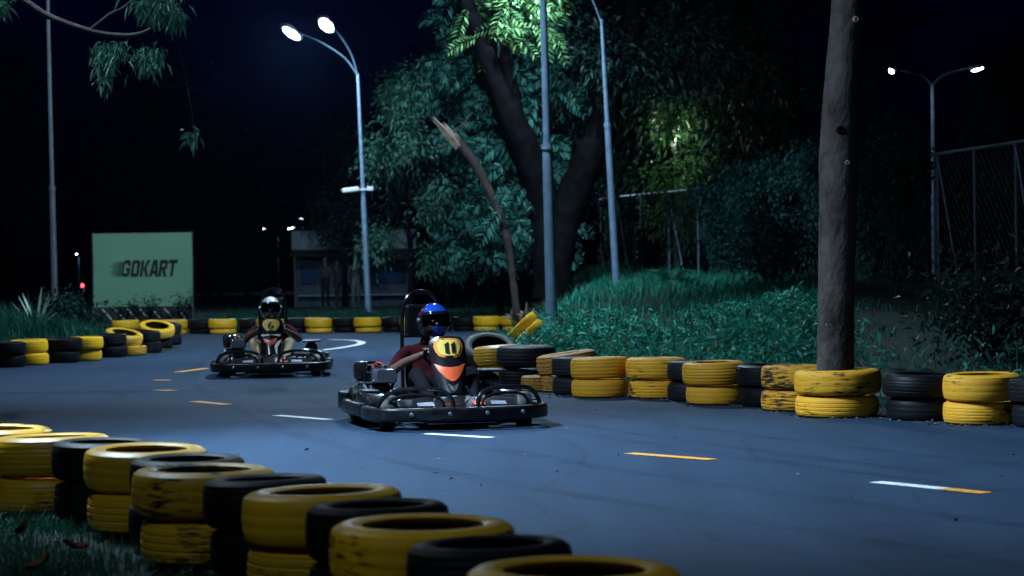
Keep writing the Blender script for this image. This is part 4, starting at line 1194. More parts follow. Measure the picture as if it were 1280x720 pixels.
# ================================================================== BANNER
def banner():
    Y = 48.5
    a = at(117, 384, Y); c = at(239, 291, Y)
    W = c.x - a.x; Hh = c.z - a.z; z0 = float(hgt(a.x, Y))
    k = empty('banner_sign', ((a.x + c.x) / 2, Y, z0)); tag(k, 'pale green banner lettered GOKART on a frame behind the far tyre row', 'sign')
    cloth = mat('banner_sheet', (.165, .35, .21), .75, var=.07, scale=1.2, bump=.15, bscale=2.5)
    zb, zt = a.z - z0, c.z - z0
    b = MB(); nx, nz = 24, 16; vs = []
    for j in range(nz + 1):
        for i in range(nx + 1):
            u, v = i / nx, j / nz
            vs.append(((u - .5) * W + .015 * math.sin(v * 3), .012 * math.sin(u * 9 + v * 4) * (1 - v) - .01, zb + v * Hh + .02 * math.sin(u * PI) * (v - 1)))
    w = nx + 1; b.add(vs, [[j * w + i, j * w + i + 1, j * w + i + 1 + w, j * w + i + w] for j in range(nz) for i in range(nx)])
    b.build('sheet', cloth, k)
    for sx in (-1, 1):
        b = MB(); b.tube([(sx * W * .5, .05, -.05), (sx * W * .5, .05, zt + .03)], .03, 8); b.build('post', POLE_D, k)
    for zz in (zt, zb):
        b = MB(); b.tube([(-W / 2, .05, zz), (W / 2, .05, zz)], .022, 8); b.build('frame_rail', POLE_D, k)
    # lettering: bold slanted capitals
    px = W / (239 - 117)
    def X(p_): return (p_ - 178) * px
    def Z(p_): return zb + (384 - p_) * px
    shapes = {
        'G': [[(0, .15), (.18, 0), (.18, 1), (0, .85)], [(.18, .0), (.62, 0), (.62, .2), (.18, .2)], [(.18, .8), (.8, .8), (.66, 1), (.18, 1)], [(.55, .66), (.8, .66), (.8, .8), (.55, .8)], [(.56, .2), (.56, 0), (.8, .12), (.8, .2)], [(.55, .2), (.8, .2), (.8, .54), (.55, .54)], [(.40, .38), (.55, .38), (.55, .54), (.40, .54)]],
        'O': [[(0, .12), (.24, .12), (.24, .88), (0, .88)], [(.56, .12), (.8, .12), (.8, .88), (.56, .88)], [(.12, 0), (.68, 0), (.8, .12), (.8, .2), (0, .2), (0, .12)], [(0, .8), (.8, .8), (.8, .88), (.68, 1), (.12, 1), (0, .88)]],
        'K': [[(0, 0), (.25, 0), (.25, 1), (0, 1)], [(.25, .38), (.38, .62), (.60, 1), (.88, 1), (.52, .48), (.25, .38)], [(.36, .56), (.52, .60), (.86, 0), (.58, 0), (.34, .42)]],
        'A': [[(0, 0), (.25, 0), (.46, 1), (.24, 1)], [(.62, 0), (.88, 0), (.66, 1), (.42, 1)], [(.2, .18), (.7, .18), (.66, .36), (.22, .36)]],
        'R': [[(0, 0), (.25, 0), (.25, 1), (0, 1)], [(.25, .8), (.68, .8), (.68, 1), (.25, 1)], [(.55, .5), (.8, .56), (.8, .9), (.68, 1), (.55, 1)], [(.25, .40), (.68, .40), (.8, .56), (.25, .58)], [(.34, .42), (.58, .42), (.84, 0), (.57, 0)]],
        'T': [[(-.04, .79), (.84, .79), (.84, 1), (-.04, 1)], [(.28, 0), (.53, 0), (.53, .8), (.28, .8)]]}
    lw = 69 / 6.05; x0 = 152; hgtp = 20.5
    for q, ch in enumerate('GOKART'):
        b = MB(); n_ = 0
        for poly in shapes[ch]:
            vs = []
            n_ += 1
            for u, v in poly:
                pxx = x0 + q * lw + u * lw * 1.06 + v * 3.2
                vs.append((X(pxx), -.032 - .0008 * n_, Z(347 - v * hgtp)))
            b.add(vs, [list(range(len(vs)))])
        b.build('letter', INK, k, flat=True)
    for q in range(7):
        v = .08 + q * .13
        b = MB(); L = 12 + (q * 5 % 7)
        x1 = x0 + v * 3.2 - .6; b.add([(X(x1 - L), -.030, Z(347 - v * hgtp)), (X(x1), -.030, Z(347 - (v - .045) * hgtp)), (X(x1), -.030, Z(347 - (v + .045) * hgtp))], [[0, 1, 2]])
        b.build('speed_line', INK, k, flat=True)
    # striped board under the sheet
    bk = mat('board_black', (.012, .013, .016), .6, var=.2, scale=5); st_ = mat('board_grey', (.42, .45, .47), .6, var=.2, scale=8)
    s = empty('striped_barrier', ((a.x + c.x) / 2, Y - .25, z0)); tag(s, 'black board with grey diagonal stripes below the banner', 'barrier')
    zt2 = zb + .02
    b = MB(); b.box((0, 0, zt2 / 2), (W, .03, zt2 - .04), ch=.006); b.build('board', bk, s)
    n = 8
    for q in range(n):
        xx = -W / 2 + W * (q + .35) / n
        b = MB(); dx = .16
        b.add([(xx + dx, -.020, .06), (xx + dx + .05, -.020, .06), (xx - dx + .05, -.020, zt2 - .06), (xx - dx, -.020, zt2 - .06)], [[0, 1, 2, 3]])
        b.build('stripe', st_, s, flat=True)
    for sx in (-1, 1):
        b = MB(); b.box((sx * W * .42, .05, zt2 * .4), (.05, .05, zt2 * .9), ch=.005); b.build('post', POLE_D, s)
banner()


# ================================================================== VEGETATION
def leaves(name, P, Dv, L, W, m, parent=None, droop=0.0, fold=.25):
    """rhombic folded leaves; P base points, Dv directions (n,3)"""
    n = len(P)
    if n == 0: return None
    D_ = Dv / np.maximum(np.linalg.norm(Dv, axis=1, keepdims=True), 1e-6)
    up = nrng.normal(size=(n, 3)) * .6 + np.array([0, 0, 1.0])
    S = np.cross(D_, up); S /= np.maximum(np.linalg.norm(S, axis=1, keepdims=True), 1e-6)
    N_ = np.cross(S, D_)
    L = np.broadcast_to(L, (n,))[:, None]; W = np.broadcast_to(W, (n,))[:, None]
    tip = P + D_ * L + np.array([0, 0, -1.0]) * L * droop
    midp = P + D_ * L * .45 + np.array([0, 0, -1.0]) * L * droop * .2
    a = midp + S * W * .5 + N_ * W * fold; c = midp - S * W * .5 + N_ * W * fold
    V = np.stack([P, a, tip, c], 1).reshape(-1, 3)
    i = np.arange(n)[:, None] * 4
    Fq = np.concatenate([np.concatenate([i, i + 1, i + 2], 1), np.concatenate([i, i + 2, i + 3], 1)], 0)
    return fast_mesh(name, V, Fq, m, parent)

def rand_dirs(n, zb=0.0):
    d = nrng.normal(size=(n, 3)); d[:, 2] += zb
    return d / np.linalg.norm(d, axis=1, keepdims=True)

def blades(name, X, Y, Hm, Wm, m, lean=.45, parent=None, z=None):
    n = len(X); Z = hgt(X, Y) if z is None else z
    P = np.stack([X, Y, Z - .01], 1)
    a = nrng.uniform(0, 2 * PI, n); Hh = Hm * nrng.uniform(.5, 1.25, n)
    ln = np.abs(nrng.normal(0, lean, n))
    dirv = np.stack([np.cos(a), np.sin(a), np.zeros(n)], 1)
    side = np.stack([-np.sin(a), np.cos(a), np.zeros(n)], 1)
    ww = (Wm * nrng.uniform(.7, 1.3, n))[:, None]
    mid = P + np.array([0, 0, 1.0]) * (Hh * .55)[:, None] + dirv * (Hh * ln * .25)[:, None]
    tip = P + np.array([0, 0, 1.0]) * (Hh * (1 - .25 * ln))[:, None] + dirv * (Hh * ln)[:, None]
    V = np.stack([P - side * ww / 2, P + side * ww / 2, mid + side * ww * .42, mid - side * ww * .42, tip], 1).reshape(-1, 3)
    i = np.arange(n)[:, None] * 5
    Fq = np.concatenate([np.concatenate([i, i + 1, i + 2], 1), np.concatenate([i, i + 2, i + 3], 1), np.concatenate([i + 3, i + 2, i + 4], 1)], 0)
    return fast_mesh(name, V, Fq, m, parent)

def clumpy(n, x0, x1, y0, y1, ok, cell=1.3):
    X = nrng.uniform(x0, x1, n * 3); Y = nrng.uniform(y0, y1, n * 3)
    d = .5 + .5 * np.sin(X * 2.1 / cell + 1.3 * np.sin(Y * 1.7 / cell)) * np.sin(Y * 1.9 / cell + X * .7)
    keep = ok(X, Y) & (nrng.uniform(0, 1, n * 3) < .08 + .92 * d ** 1.3)
    return X[keep][:n], Y[keep][:n]

def bank_s(X, Y): return (X - .30) * .85 + (Y - 20.9) * .52
def on_bank(X, Y):
    xe = .15 + .95 * smooth01(32, 43, Y)
    past = (X / Y > 405 / F_PX) & (nrng.uniform(0, 1, X.shape) < .95)
    return (bank_s(X, Y) > .32) & (X - xe > -.50) & (X < 9) & ~past

X, Y = clumpy(66000, -.4, 8, 14.5, 46, on_bank)
tag(blades('hill_grass', X, Y, (.13 + .20 * nrng.uniform(0, 1, len(X)) ** 2) * (.6 + .7 * (.5 + .5 * np.sin(X * 2.9 + Y) * np.sin(Y * 1.6 - X))), .012, GRASS, .8), 'rough green grass covering the lit bank beside the track', 'grass', kind='stuff')
# broad-leaved weeds low on the bank, in patches
X, Y = clumpy(6200, -.3, 6.5, 15, 29, lambda X, Y: on_bank(X, Y) & (bank_s(X, Y) < 5.2 + 1.2 * np.sin(X * 2.3)), .8)
Z = hgt(X, Y); Pw = []; Dw = []
for q in range(7):
    hh = nrng.uniform(.03, .42, len(X)) * (.35 + .9 * (np.sin(X * 3.1) * np.sin(Y * 2.3) * .5 + .5))
    Pw.append(np.stack([X + nrng.normal(0, .05, len(X)), Y + nrng.normal(0, .05, len(X)), Z + hh], 1))
    Dw.append(rand_dirs(len(X), .35))
Pw = np.concatenate(Pw); Dw = np.concatenate(Dw)
tag(leaves('weed_cover', Pw, Dw, nrng.uniform(.05, .17, len(Pw)), nrng.uniform(.022, .055, len(Pw)), WEED, droop=.2), 'broad-leaved weeds spilling over the foot of the lit bank', 'weeds', kind='stuff')

# grass round the planted mound
X, Y = clumpy(26000, -16, -6.2, 28.6, 38.5, lambda X, Y: (hgt(X, Y) > .0) & ~((X > -6.6) & (Y > 35)))
tag(blades('mound_grass', X, Y, .30 + .25 * np.clip(hgt(X, Y), 0, .6), .014, GRASS_D, .45), 'long dull grass on the mound behind the corner tyres', 'grass', kind='stuff')
# grass strip behind the far row
X, Y = clumpy(26000, -14, 3, 44.8, 52, lambda X, Y: (Y > 44.75) & ~((X > -10.4) & (X < -6.4) & (Y < 48.4) & (nrng.uniform(0, 1, X.shape) < .9)))
tag(blades('far_verge_grass', X, Y, .22 + .2 * nrng.uniform(0, 1, len(X)), .016, GRASS_D, .4), 'dark grass strip behind the far tyre row', 'grass', kind='stuff')
# near verge, inside the front row
def near_v(X, Y):
    line = -.55 - (Y - 6.6) * .52
    return X < line + .12
X, Y = clumpy(26000, -4.5, -.3, 5.6, 11.5, near_v, .5)
tag(blades('verge_grass', X, Y, .06 + .05 * nrng.uniform(0, 1, len(X)), .006, GRASS_D, .6), 'short grass on the near verge inside the tyre row', 'grass', kind='stuff')

def tapered(mb, pts, r0, r1, n=10, wob=0.0, mi=0):
    P = catmull(pts, 5); k = len(P)
    rs = [r0 + (r1 - r0) * i / (k - 1) for i in range(k)]
    if wob: rs = [r_ * (1 + rng.uniform(-wob, wob)) for r_ in rs]
    mb.tube(P, rs, n, mi); return P

def cluster_points(centres, n_each, spread, flat=1.0):
    C_ = np.array([[c[0], c[1], c[2]] for c in centres]); n = len(C_) * n_each
    base = np.repeat(C_, n_each, 0); off = nrng.normal(size=(n, 3)) * spread; off[:, 2] *= flat
    return base + off, off

def grow(mb, p, d, L, r0, depth, tips, spread=.7, up=.15, seg=4, kids=3):
    pts = [Vector(p)]; d = Vector(d).normalized()
    for i in range(seg):
        d = (d + Vector((rng.uniform(-.25, .25), rng.uniform(-.25, .25), rng.uniform(-.12, .2) + up * .3))).normalized()
        pts.append(pts[-1] + d * L / seg)
    mb.tube(pts, [r0 * (1 - .55 * i / seg) for i in range(seg + 1)], 7 if depth > 1 else 5)
    tips.append(pts[-1]); tips.append(pts[-2]); 
    if depth <= 0: return
    for q in range(kids):
        t = rng.uniform(.45, 1.0); i = min(seg, max(1, int(t * seg)))
        nd = (d + Vector((rng.uniform(-1, 1), rng.uniform(-1, 1), rng.uniform(-.4, .8))) * spread).normalized()
        grow(mb, pts[i], nd, L * rng.uniform(.55, .8), r0 * .45, depth - 1, tips, spread, up, seg, kids)

def tree(name, loc, height, crown_r, label, bark, leaf, n_leaf, L, W, trunk_r=.16, lean=(0, 0), spread=.55, droop=.4, group=None, zb=-.2, start=.35, kids=3, depth=2, crown_name='crown'):
    k = empty(name, loc); tag(k, label, 'tree', group)
    tr = MB(); tips = []
    top = Vector((lean[0], lean[1], height * .72))
    tapered(tr, [(0, 0, -.15), (lean[0] * .2 + rng.uniform(-.1, .1), lean[1] * .2, height * .25), (lean[0] * .6 + rng.uniform(-.15, .15), lean[1] * .6, height * .5), top], trunk_r, trunk_r * .4, 10, .05)
    for q in range(6):
        t = start + (1 - start) * q / 5.5
        base = Vector((lean[0] * t, lean[1] * t, height * .72 * t)); a = q * 2.4 + rng.uniform(-.4, .4)
        grow(tr, base, (math.cos(a), math.sin(a), .45), crown_r * rng.uniform(.55, .85), trunk_r * .4, depth - 1, tips, kids=kids)
    grow(tr, top, (0, 0, 1), height * .28, trunk_r * .4, depth, tips, kids=kids)
    tr.build('trunk', bark, k)
    sel = tips; per = max(1, n_leaf // len(sel))
    P, off = cluster_points(sel, per, spread)
    Dv = off / spread * .7 + rand_dirs(len(P), zb)
    leaves(crown_name, P, Dv, nrng.uniform(.6, 1.2, len(P)) * L, nrng.uniform(.7, 1.2, len(P)) * W, leaf, k, droop=droop)
    return k

# ---- the tree growing out of the tyre stack
tx, ty = TREE_STACK['x'] + .0, TREE_STACK['y']
k = empty('leaning_tree', (tx, ty, -.02)); tag(k, 'slender grey-barked tree growing out of a yellow tyre stack', 'tree')
s_ = F_PX / ty
tb = MB()
ctrl = [(1044.5, 468, 23.5), (1045, 400, 23.0), (1046, 330, 23.0), (1047.5, 260, 24), (1048, 200, 24.5), (1051, 130, 23), (1055, 60, 20.5), (1059, 0, 19.5)]
pts = [Vector((at(x_, y_, ty).x - tx, 0, at(x_, y_, ty).z + .02)) for x_, y_, r_ in ctrl]
rs = [r_ / s_ for _, _, r_ in ctrl]
pts = [Vector((pts[0].x, 0, -.05))] + pts + [pts[-1] + Vector((.05, .1, .9)), pts[-1] + Vector((.15, .2, 2.0)), pts[-1] + Vector((.2, .3, 3.2))]
rs = [rs[0] * 1.12] + rs + [rs[-1] * .9, rs[-1] * .7, rs[-1] * .45]
PP = catmull(pts, 5); RR = []
for i in range(len(pts) - 1):
    for j in range(5): RR.append(rs[i] + (rs[i + 1] - rs[i]) * j / 5 + rng.uniform(-.003, .003))
RR.append(rs[-1])
tb.tube(PP, RR, 18)
tips = []
for q, (zz, a) in enumerate(((4.3, .4), (4.8, 2.4), (5.3, 4.4), (5.7, 1.4), (6.1, 3.3))):
    bp = min(PP, key=lambda v: abs(v.z - zz)); grow(tb, bp, (math.cos(a), math.sin(a), .5), 1.6, .06, 1, tips)
tb.build('trunk', MOTTLED, k)
P, off = cluster_points(tips, 50, .35); leaves('crown', P, off / .35 + rand_dirs(len(P), -.2), .16, .06, LEAF_A, k, droop=.3)
for q, (x_, y_, sz) in enumerate([(1051, 163, .030), (1070, 24, .020), (1059, 203, .016)]):
    c = at(x_, y_, ty - .14); b = MB()
    b.lathe([(0, .012), (sz * .5, .004), (sz * .8, .018), (sz * 1.1, .012), (sz * 1.3, -.012)], 14, 0, Matrix.Translation((c.x - tx, c.y - ty, c.z + .02)) @ Matrix.Rotation(R(90), 4, 'X'))
    b.build('knot', BARK_D if q == 0 else SPLINT, k)

# ---- the big forked tree behind the bank
bx, by = at(694, 350, 42).x, 42.0; bz = float(hgt(bx, by))
k = empty('forked_tree', (bx, by, bz)); tag(k, 'big dark tree forking into two thick limbs behind the bank', 'tree')
def rel(px_, py_, Y_): 
    v = at(px_, py_, Y_); return Vector((v.x - bx, v.y - by, v.z - bz))
tb = MB(); tips = []
def limb(pix, dY, rpx):
    P = [rel(x_, y_, by + d_) for (x_, y_), d_ in zip(pix, dY)]
    C_ = catmull(P, 5); r_ = []
    for i in range(len(P) - 1):
        for j in range(5): r_.append((rpx[i] + (rpx[i + 1] - rpx[i]) * j / 5) * 42 / F_PX * rng.uniform(.94, 1.06))
    r_.append(rpx[-1] * 42 / F_PX); tb.tube(C_, r_, 12); return C_
la = limb([(692, 372), (690, 320), (682, 262), (664, 205), (645, 160), (624, 110), (604, 60), (585, 10), (570, -40)], [0, 0, 0, -.2, -.4, -.6, -.8, -1, -1], [26, 24, 21, 19, 17, 14, 12, 10, 9])
lb = limb([(694, 330), (703, 290), (718, 240), (738, 195), (757, 150), (772, 100), (790, 40), (800, -30)], [0, 0, .1, .3, .4, .6, .8, 1], [22, 21, 21, 20, 17, 14, 11, 9])
lc = limb([(646, 160), (640, 110), (628, 60), (622, 10), (640, -40)], [-.4, -.6, -.9, -1.2, -1.4], [11, 9, 8, 7, 6])
ld_ = limb([(750, 165), (735, 110), (728, 60), (745, 20), (760, -10)], [.4, .2, 0, -.2, -.3], [5, 4, 3.4, 2.6, 2])
le_ = limb([(604, 60), (628, 25), (655, -5)], [-.8, -1.2, -1.6], [8, 6, 5])
for src in (la[-5:], lb[-14:]):
    for q in range(5):
        grow(tb, src[q % len(src)], (rng.uniform(-1, 1), rng.uniform(-1, .4), rng.uniform(.0, .9)), 1.5, .05, 1, tips)
tb.build('trunk', BARK_D, k)
P, off = cluster_points(tips, 48, .38); leaves('crown', P, off / .4 + rand_dirs(len(P), -.25), nrng.uniform(.14, .26, len(P)), nrng.uniform(.05, .085, len(P)), LEAF_D, k, droop=.35)

# ---- tree with long pinnate leaves between the limbs
def pinnate(name, loc, label, fronds, LL, leaf, stem_pts):
    k = empty(name, loc); tag(k, label, 'tree')
    tb = MB(); sb_ = MB(); tapered(tb, stem_pts, .09, .03, 8, .05)
    P, Dv, Ls = [], [], []
    for (px_, py_, Yf, ang, ln) in fronds:
        o = at(px_, py_, Yf) - Vector(loc); d = Vector((math.cos(ang), rng.uniform(-.5, .2), math.sin(ang))).normalized()
        side = d.cross(Vector((0, -1, .3))).normalized(); nl = 9; last = o
        rp = []
        for q in range(nl):
            t = q / (nl - 1); c = o + d * ln * t + Vector((0, 0, -1)) * ln * .28 * t * t
            rp.append(c)
            for sg in (-1, 1):
                P.append(c); v = side * sg + d * .55 + Vector((0, 0, -.25)); Dv.append(v); Ls.append(LL * (.55 + .9 * math.sin(PI * (.15 + .75 * t))) * rng.uniform(.85, 1.15))
        sb_.tube(rp, .008, 4)
    tb.build('trunk', BARK_D, k)
    so_ = sb_.build('leaf_stalks', BARK_D, k); so_['kind'] = 'stuff'
    P = np.array([list(v) for v in P]); Dv = np.array([list(v) for v in Dv]); Ls = np.array(Ls)
    leaves('crown', P, Dv, Ls, Ls * .30, leaf, k, droop=.12)
fr = []
clumps = [(rng.triangular(555, 712, 640), rng.uniform(-20, 330), rng.uniform(10, 26)) for i in range(34)]
for i in range(900):
    cx_, cy_, cr_ = rng.choice(clumps); px_ = cx_ + rng.gauss(0, 1) * cr_; py_ = cy_ + rng.gauss(0, .8) * cr_
    if px_ > 716 or px_ < 545 or py_ > 345: continue
    fr.append((px_, py_, rng.uniform(39.6, 40.6) if (py_ > 225 and 590 < px_ < 650 and rng.random() < .05) else rng.uniform(41.8, 44.5), rng.choice([rng.uniform(-1.1, .7), rng.uniform(2.4, 4.2)]), rng.uniform(.25, .62)))
c = at(655, 372, 45)
pinnate('pinnate_tree', (c.x, c.y, .3), 'tree with long feathery compound leaves behind the forked trunk', fr, .145, LEAF_B, [(0, 0, -.2), (-.1, 0, 2), (-.3, -.3, 4.2), (-.6, -.6, 6.6)])
fr = [(rng.uniform(580, 690), rng.uniform(-40, 60), rng.uniform(39.6, 42.6), rng.uniform(0, 6.28), rng.uniform(.4, .7)) for i in range(80)]
c = at(620, 372, 39)
pinnate('young_pinnate_tree', (c.x, c.y + 9, .2), 'lamplit-bright yellow-green compound leaves hanging under the bank lamp', fr, .125, LEAF_Y, [(0, 0, -.2), (.1, -3, 3.4), (.2, -7, 6.0), (.4, -10, 7.2)])

# ---- bushy tree behind the lamp with the camera
c = at(512, 385, 67)
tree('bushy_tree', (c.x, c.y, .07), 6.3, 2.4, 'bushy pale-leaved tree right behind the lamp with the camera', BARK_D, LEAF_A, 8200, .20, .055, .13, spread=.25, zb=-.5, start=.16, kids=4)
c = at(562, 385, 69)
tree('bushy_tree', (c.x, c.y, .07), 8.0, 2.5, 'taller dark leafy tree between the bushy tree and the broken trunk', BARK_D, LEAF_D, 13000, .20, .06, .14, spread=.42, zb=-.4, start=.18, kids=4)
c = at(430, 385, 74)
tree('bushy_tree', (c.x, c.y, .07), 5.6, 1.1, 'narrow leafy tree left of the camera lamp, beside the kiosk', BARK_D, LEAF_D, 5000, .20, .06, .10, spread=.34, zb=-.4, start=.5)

# ---- broken trunk
c = at(648, 372, 41.0); bz = float(hgt(c.x, c.y))
k = empty('broken_trunk', (c.x, c.y, bz)); tag(k, 'snapped tree trunk leaning over with a pale splintered top', 'tree trunk')
def rl(px_, py_, Yf=41.0): v = at(px_, py_, Yf); return Vector((v.x - c.x, v.y - c.y, v.z - bz))
b = MB(); P = catmull([rl(646, 392), rl(641, 350), rl(634, 300), rl(620, 258), rl(603, 222), rl(585, 192), rl(566, 172)], 5)
kk = len(P); b.tube(P, [(4.6 + 2.4 * (i / kk) ** 2) * 41.0 / F_PX * rng.uniform(.86, 1.12) for i in range(kk)], 14); b.build('trunk', mat('brown_bark', (.045, .034, .028), .9, var=.5, scale=6, bump=.8, bscale=12), k)
b = MB()
ax_ = (rl(541, 143) - rl(570, 177)); ax_.normalize(); sx1 = ax_.cross(Vector((0, 1, 0))).normalized(); sx2 = ax_.cross(sx1).normalized()
for q in range(22):
    a = q * 2.4; rr_ = .085 * math.sqrt((q + .5) / 22)
    o_ = sx1 * math.cos(a) * rr_ + sx2 * math.sin(a) * rr_; L_ = rng.uniform(.28, .66) * (1.15 if math.cos(a) > .2 else .75)
    st_ = rl(571, 178) + o_
    b.tube([st_ - ax_ * .1, st_ + ax_ * L_ * .55 + o_ * .1, st_ + ax_ * L_ + o_ * .15], [.034, .024, .003], 5)
b.build('splintered_top', SPLINT, k)
b = MB()
for (x0_, y0_, x1_, y1_) in ((566, 168, 590, 140), (560, 180, 540, 186), (634, 300, 655, 285)): b.tube([rl(x0_, y0_), rl((x0_ + x1_) / 2 + 2, (y0_ + y1_) / 2), rl(x1_, y1_)], [.03, .02, .008], 6)
b.build('twig', BARK_G, k)
# torn root clump at its foot
c2 = at(658, 362, 42.2); b = MB()
k2 = empty('root_clump', (c2.x, c2.y, float(hgt(c2.x, c2.y)))); tag(k2, 'torn brown root clump at the foot of the broken trunk', 'roots')
for q in range(34):
    d = Vector((rng.uniform(-1, 1), rng.uniform(-.6, .6), rng.uniform(.0, 1.0))).normalized(); L_ = rng.uniform(.25, .55)
    b.tube([Vector((0, 0, .12)), d * L_ * .5 + Vector((0, 0, .18)), d * L_ + Vector((rng.uniform(-.1, .1), 0, .12))], [.05, .035, .008], 5)
b.build('root', SPLINT, k2)

# ---- chain-link fence along the top of the bank
FENCE = [(2.2, 52.2), (2.74, 50), (5.05, 44), (6.3, 38), (6.95, 33.6), (7.55, 30.6), (7.9, 27)]
fz = lambda x_, y_: 1.13
fp = catmull([(x_, y_, 0) for x_, y_ in FENCE], 14)
acc = [0]
for i in range(1, len(fp)): acc.append(acc[-1] + (fp[i] - fp[i - 1]).length)
def fpt(s):
    s = max(0, min(acc[-1] - 1e-4, s))
    for i in range(1, len(fp)):
        if acc[i] >= s:
            t = (s - acc[i - 1]) / (acc[i] - acc[i - 1]); return fp[i - 1].lerp(fp[i], t)
ZT = 3.0
WIRE = mat('fence_steel', (.15, .21, .26), .5, .3, var=.3, scale=3)
POSTM = mat('fence_post_steel', (.26, .36, .44), .45, .3, var=.3, scale=3)
fc = empty('chain_link_fence', (fp[0].x, fp[0].y, 0)); tag(fc, 'chain-link fence on leaning steel posts along the top of the bank', 'fence')
o0 = Vector((fp[0].x, fp[0].y, 0))
def gz(p_): return float(hgt(p_.x, p_.y))
s = 0.3; q = 0
while s < acc[-1] - .1:
    p_ = fpt(s) - o0; zb_ = gz(fpt(s))
    b = MB(); b.tube([(p_.x, p_.y, zb_ - .1), (p_.x, p_.y, ZT)], .026, 8); b.build('post', POSTM, fc)
    if q % 2 == 1 or q in (4,):
        e = fpt(s + .75) - o0; b = MB(); b.tube([(p_.x, p_.y - .03, ZT - .06), (e.x, e.y - .12, gz(fpt(s + .75)))], .018, 6); b.build('brace', POSTM, fc)
    s += 1.45; q += 1
b = MB(); b.tube([Vector((v.x - o0.x, v.y - o0.y, ZT + .01)) for v in fp], .028, 8); b.build('top_rail', POSTM, fc)
b = MB(); pit = .17; hh = 1.75; n = int(acc[-1] / pit)
for i in range(-16, n):
    for sg in (0, 1):
        a0 = i * pit; ps = []
        for t in (0, 1 / 3, 2 / 3, 1):
            s_ = a0 + hh * .9 * t
            if 0 <= s_ <= acc[-1]:
                v = fpt(s_) - o0; zz = ZT - hh * (1 - t) if sg else ZT - hh * t
                ps.append(Vector((v.x, v.y + .02, zz)))
        if len(ps) > 1: b.tube(ps, .003, 3, cap=False)
wm = b.build('wire_mesh', WIRE, fc, flat=True); wm['kind'] = 'stuff'

# ---- creeper over the fence
def creeper(name, s0, s1, n, label, thick, low, top_extra, leaf=LEAF_C):
    k = empty(name, (fpt((s0 + s1) / 2).x, fpt((s0 + s1) / 2).y, gz(fpt((s0 + s1) / 2)))); tag(k, label, 'creeper')
    o = Vector(k.location)
    P = []; D_ = []
    for i in range(n):
        s_ = rng.uniform(s0, s1); u = (s_ - s0) / (s1 - s0)
        v = fpt(s_); topz = ZT + top_extra * (.5 + .5 * math.sin(u * 9 + 1) * math.sin(u * 23)) * min(1, u * 6, (1 - u) * 6 + .3)
        t = rng.random() ** 1.4 if rng.random() < .8 else rng.random() * .15
        hole = math.sin(s_ * 4.3) * math.sin(t * 9 + s_ * 2)
        if hole > .72 and rng.random() < .8: continue
        zz = topz - t * (topz - low)
        dth = thick * (.55 + .45 * math.sin(s_ * 3.1 + zz * 2)) * rng.uniform(0, 1)
        P.append((v.x - o.x - dth * .85, v.y - o.y - dth * .6, zz - o.z)); D_.append((rng.uniform(-1, .6), rng.uniform(-1.2, .2), rng.uniform(-1.3, .4)))
    for q in range(int((s1 - s0) * (2.6 if n > 5000 else .25))):
        s_ = rng.uniform(s0, s1); v = fpt(s_); zc = ZT + rng.uniform(-.5, .42) * (1 if top_extra > .3 else .7); rr_ = rng.uniform(.10, .26); dy_ = rng.uniform(.0, .45)
        for i in range(int(260 * rr_ / .2)):
            P.append((v.x - o.x - dy_ * .85 + rng.gauss(0, rr_), v.y - o.y - dy_ * .6 + rng.gauss(0, rr_), zc - o.z + rng.gauss(0, rr_ * .8))); D_.append((rng.uniform(-1, 1), rng.uniform(-1.2, .6), rng.uniform(-1, .7)))
    b = MB()
    for i in range(22):
        s_ = rng.uniform(s0, s1); v = fpt(s_); x0_ = v.x - o.x - .05; y0_ = v.y - o.y - .06
        b.tube([(x0_ + rng.uniform(-.3, .3), y0_ - .05, gz(v) - o.z - .05), (x0_ + rng.uniform(-.15, .15), y0_ - .04, 1.0), (x0_, y0_, ZT - o.z)], [.02, .014, .006], 5)
    b.build('stem', BARK_D, k)
    P = np.array(P); D_ = np.array(D_)
    leaves('foliage', P, D_, nrng.uniform(.07, .14, len(P)), nrng.uniform(.04, .075, len(P)), leaf, k, droop=.3)
def s_at_px(px_):
    best = min(range(len(fp)), key=lambda i: abs(640 + fp[i].x * F_PX / fp[i].y - px_)); return acc[best]
creeper('climbing_creeper', s_at_px(892), s_at_px(1048), 17000, 'thick creeper hanging over the fence beside the leaning tree', .5, 1.0, .38)
creeper('thin_creeper', s_at_px(735), s_at_px(890), 700, 'thin creeper strands on the fence between the grey pole and the thick creeper', .12, 1.1, .10)
creeper('climbing_creeper', s_at_px(1060), s_at_px(1165), 9000, 'patchy creeper on the dark fence beyond the leaning tree', .35, .9, .35, LEAF_C)

# ---- dark shrubs, ferns and the spiky plant
def shrub(name, loc, r_, h_, n, label, leaf, L, W, cat='shrub', group=None):
    k = empty(name, loc); tag(k, label, cat, group)
    b = MB(); tips = []
    for q in range(7):
        a = q * .9; grow(b, (0, 0, 0), (math.cos(a) * .7, math.sin(a) * .7, 1), h_ * .75, .02, 1, tips, kids=3)
    b.build('stem', BARK_D, k)
    P, off = cluster_points(tips, max(1, n // len(tips)), r_ * .28)
    P[:, 2] = np.abs(P[:, 2]); leaves('foliage', P, off / r_ + rand_dirs(len(P), .1), nrng.uniform(.7, 1.2, len(P)) * L, nrng.uniform(.7, 1.2, len(P)) * W, leaf, k, droop=.25)
def zloc(px_, py_, Y_): v = at(px_, py_, Y_); return (v.x, v.y, float(hgt(v.x, v.y)))
shrub('shrub', zloc(84, 402, 35.5), .62, .52, 1900, 'dark rounded shrub on the mound between pole and banner', LEAF_D, .14, .05)
shrub('shrub', zloc(112, 405, 37), .42, .38, 900, 'small dark shrub at the mound edge in front of the banner', LEAF_D, .12, .05)
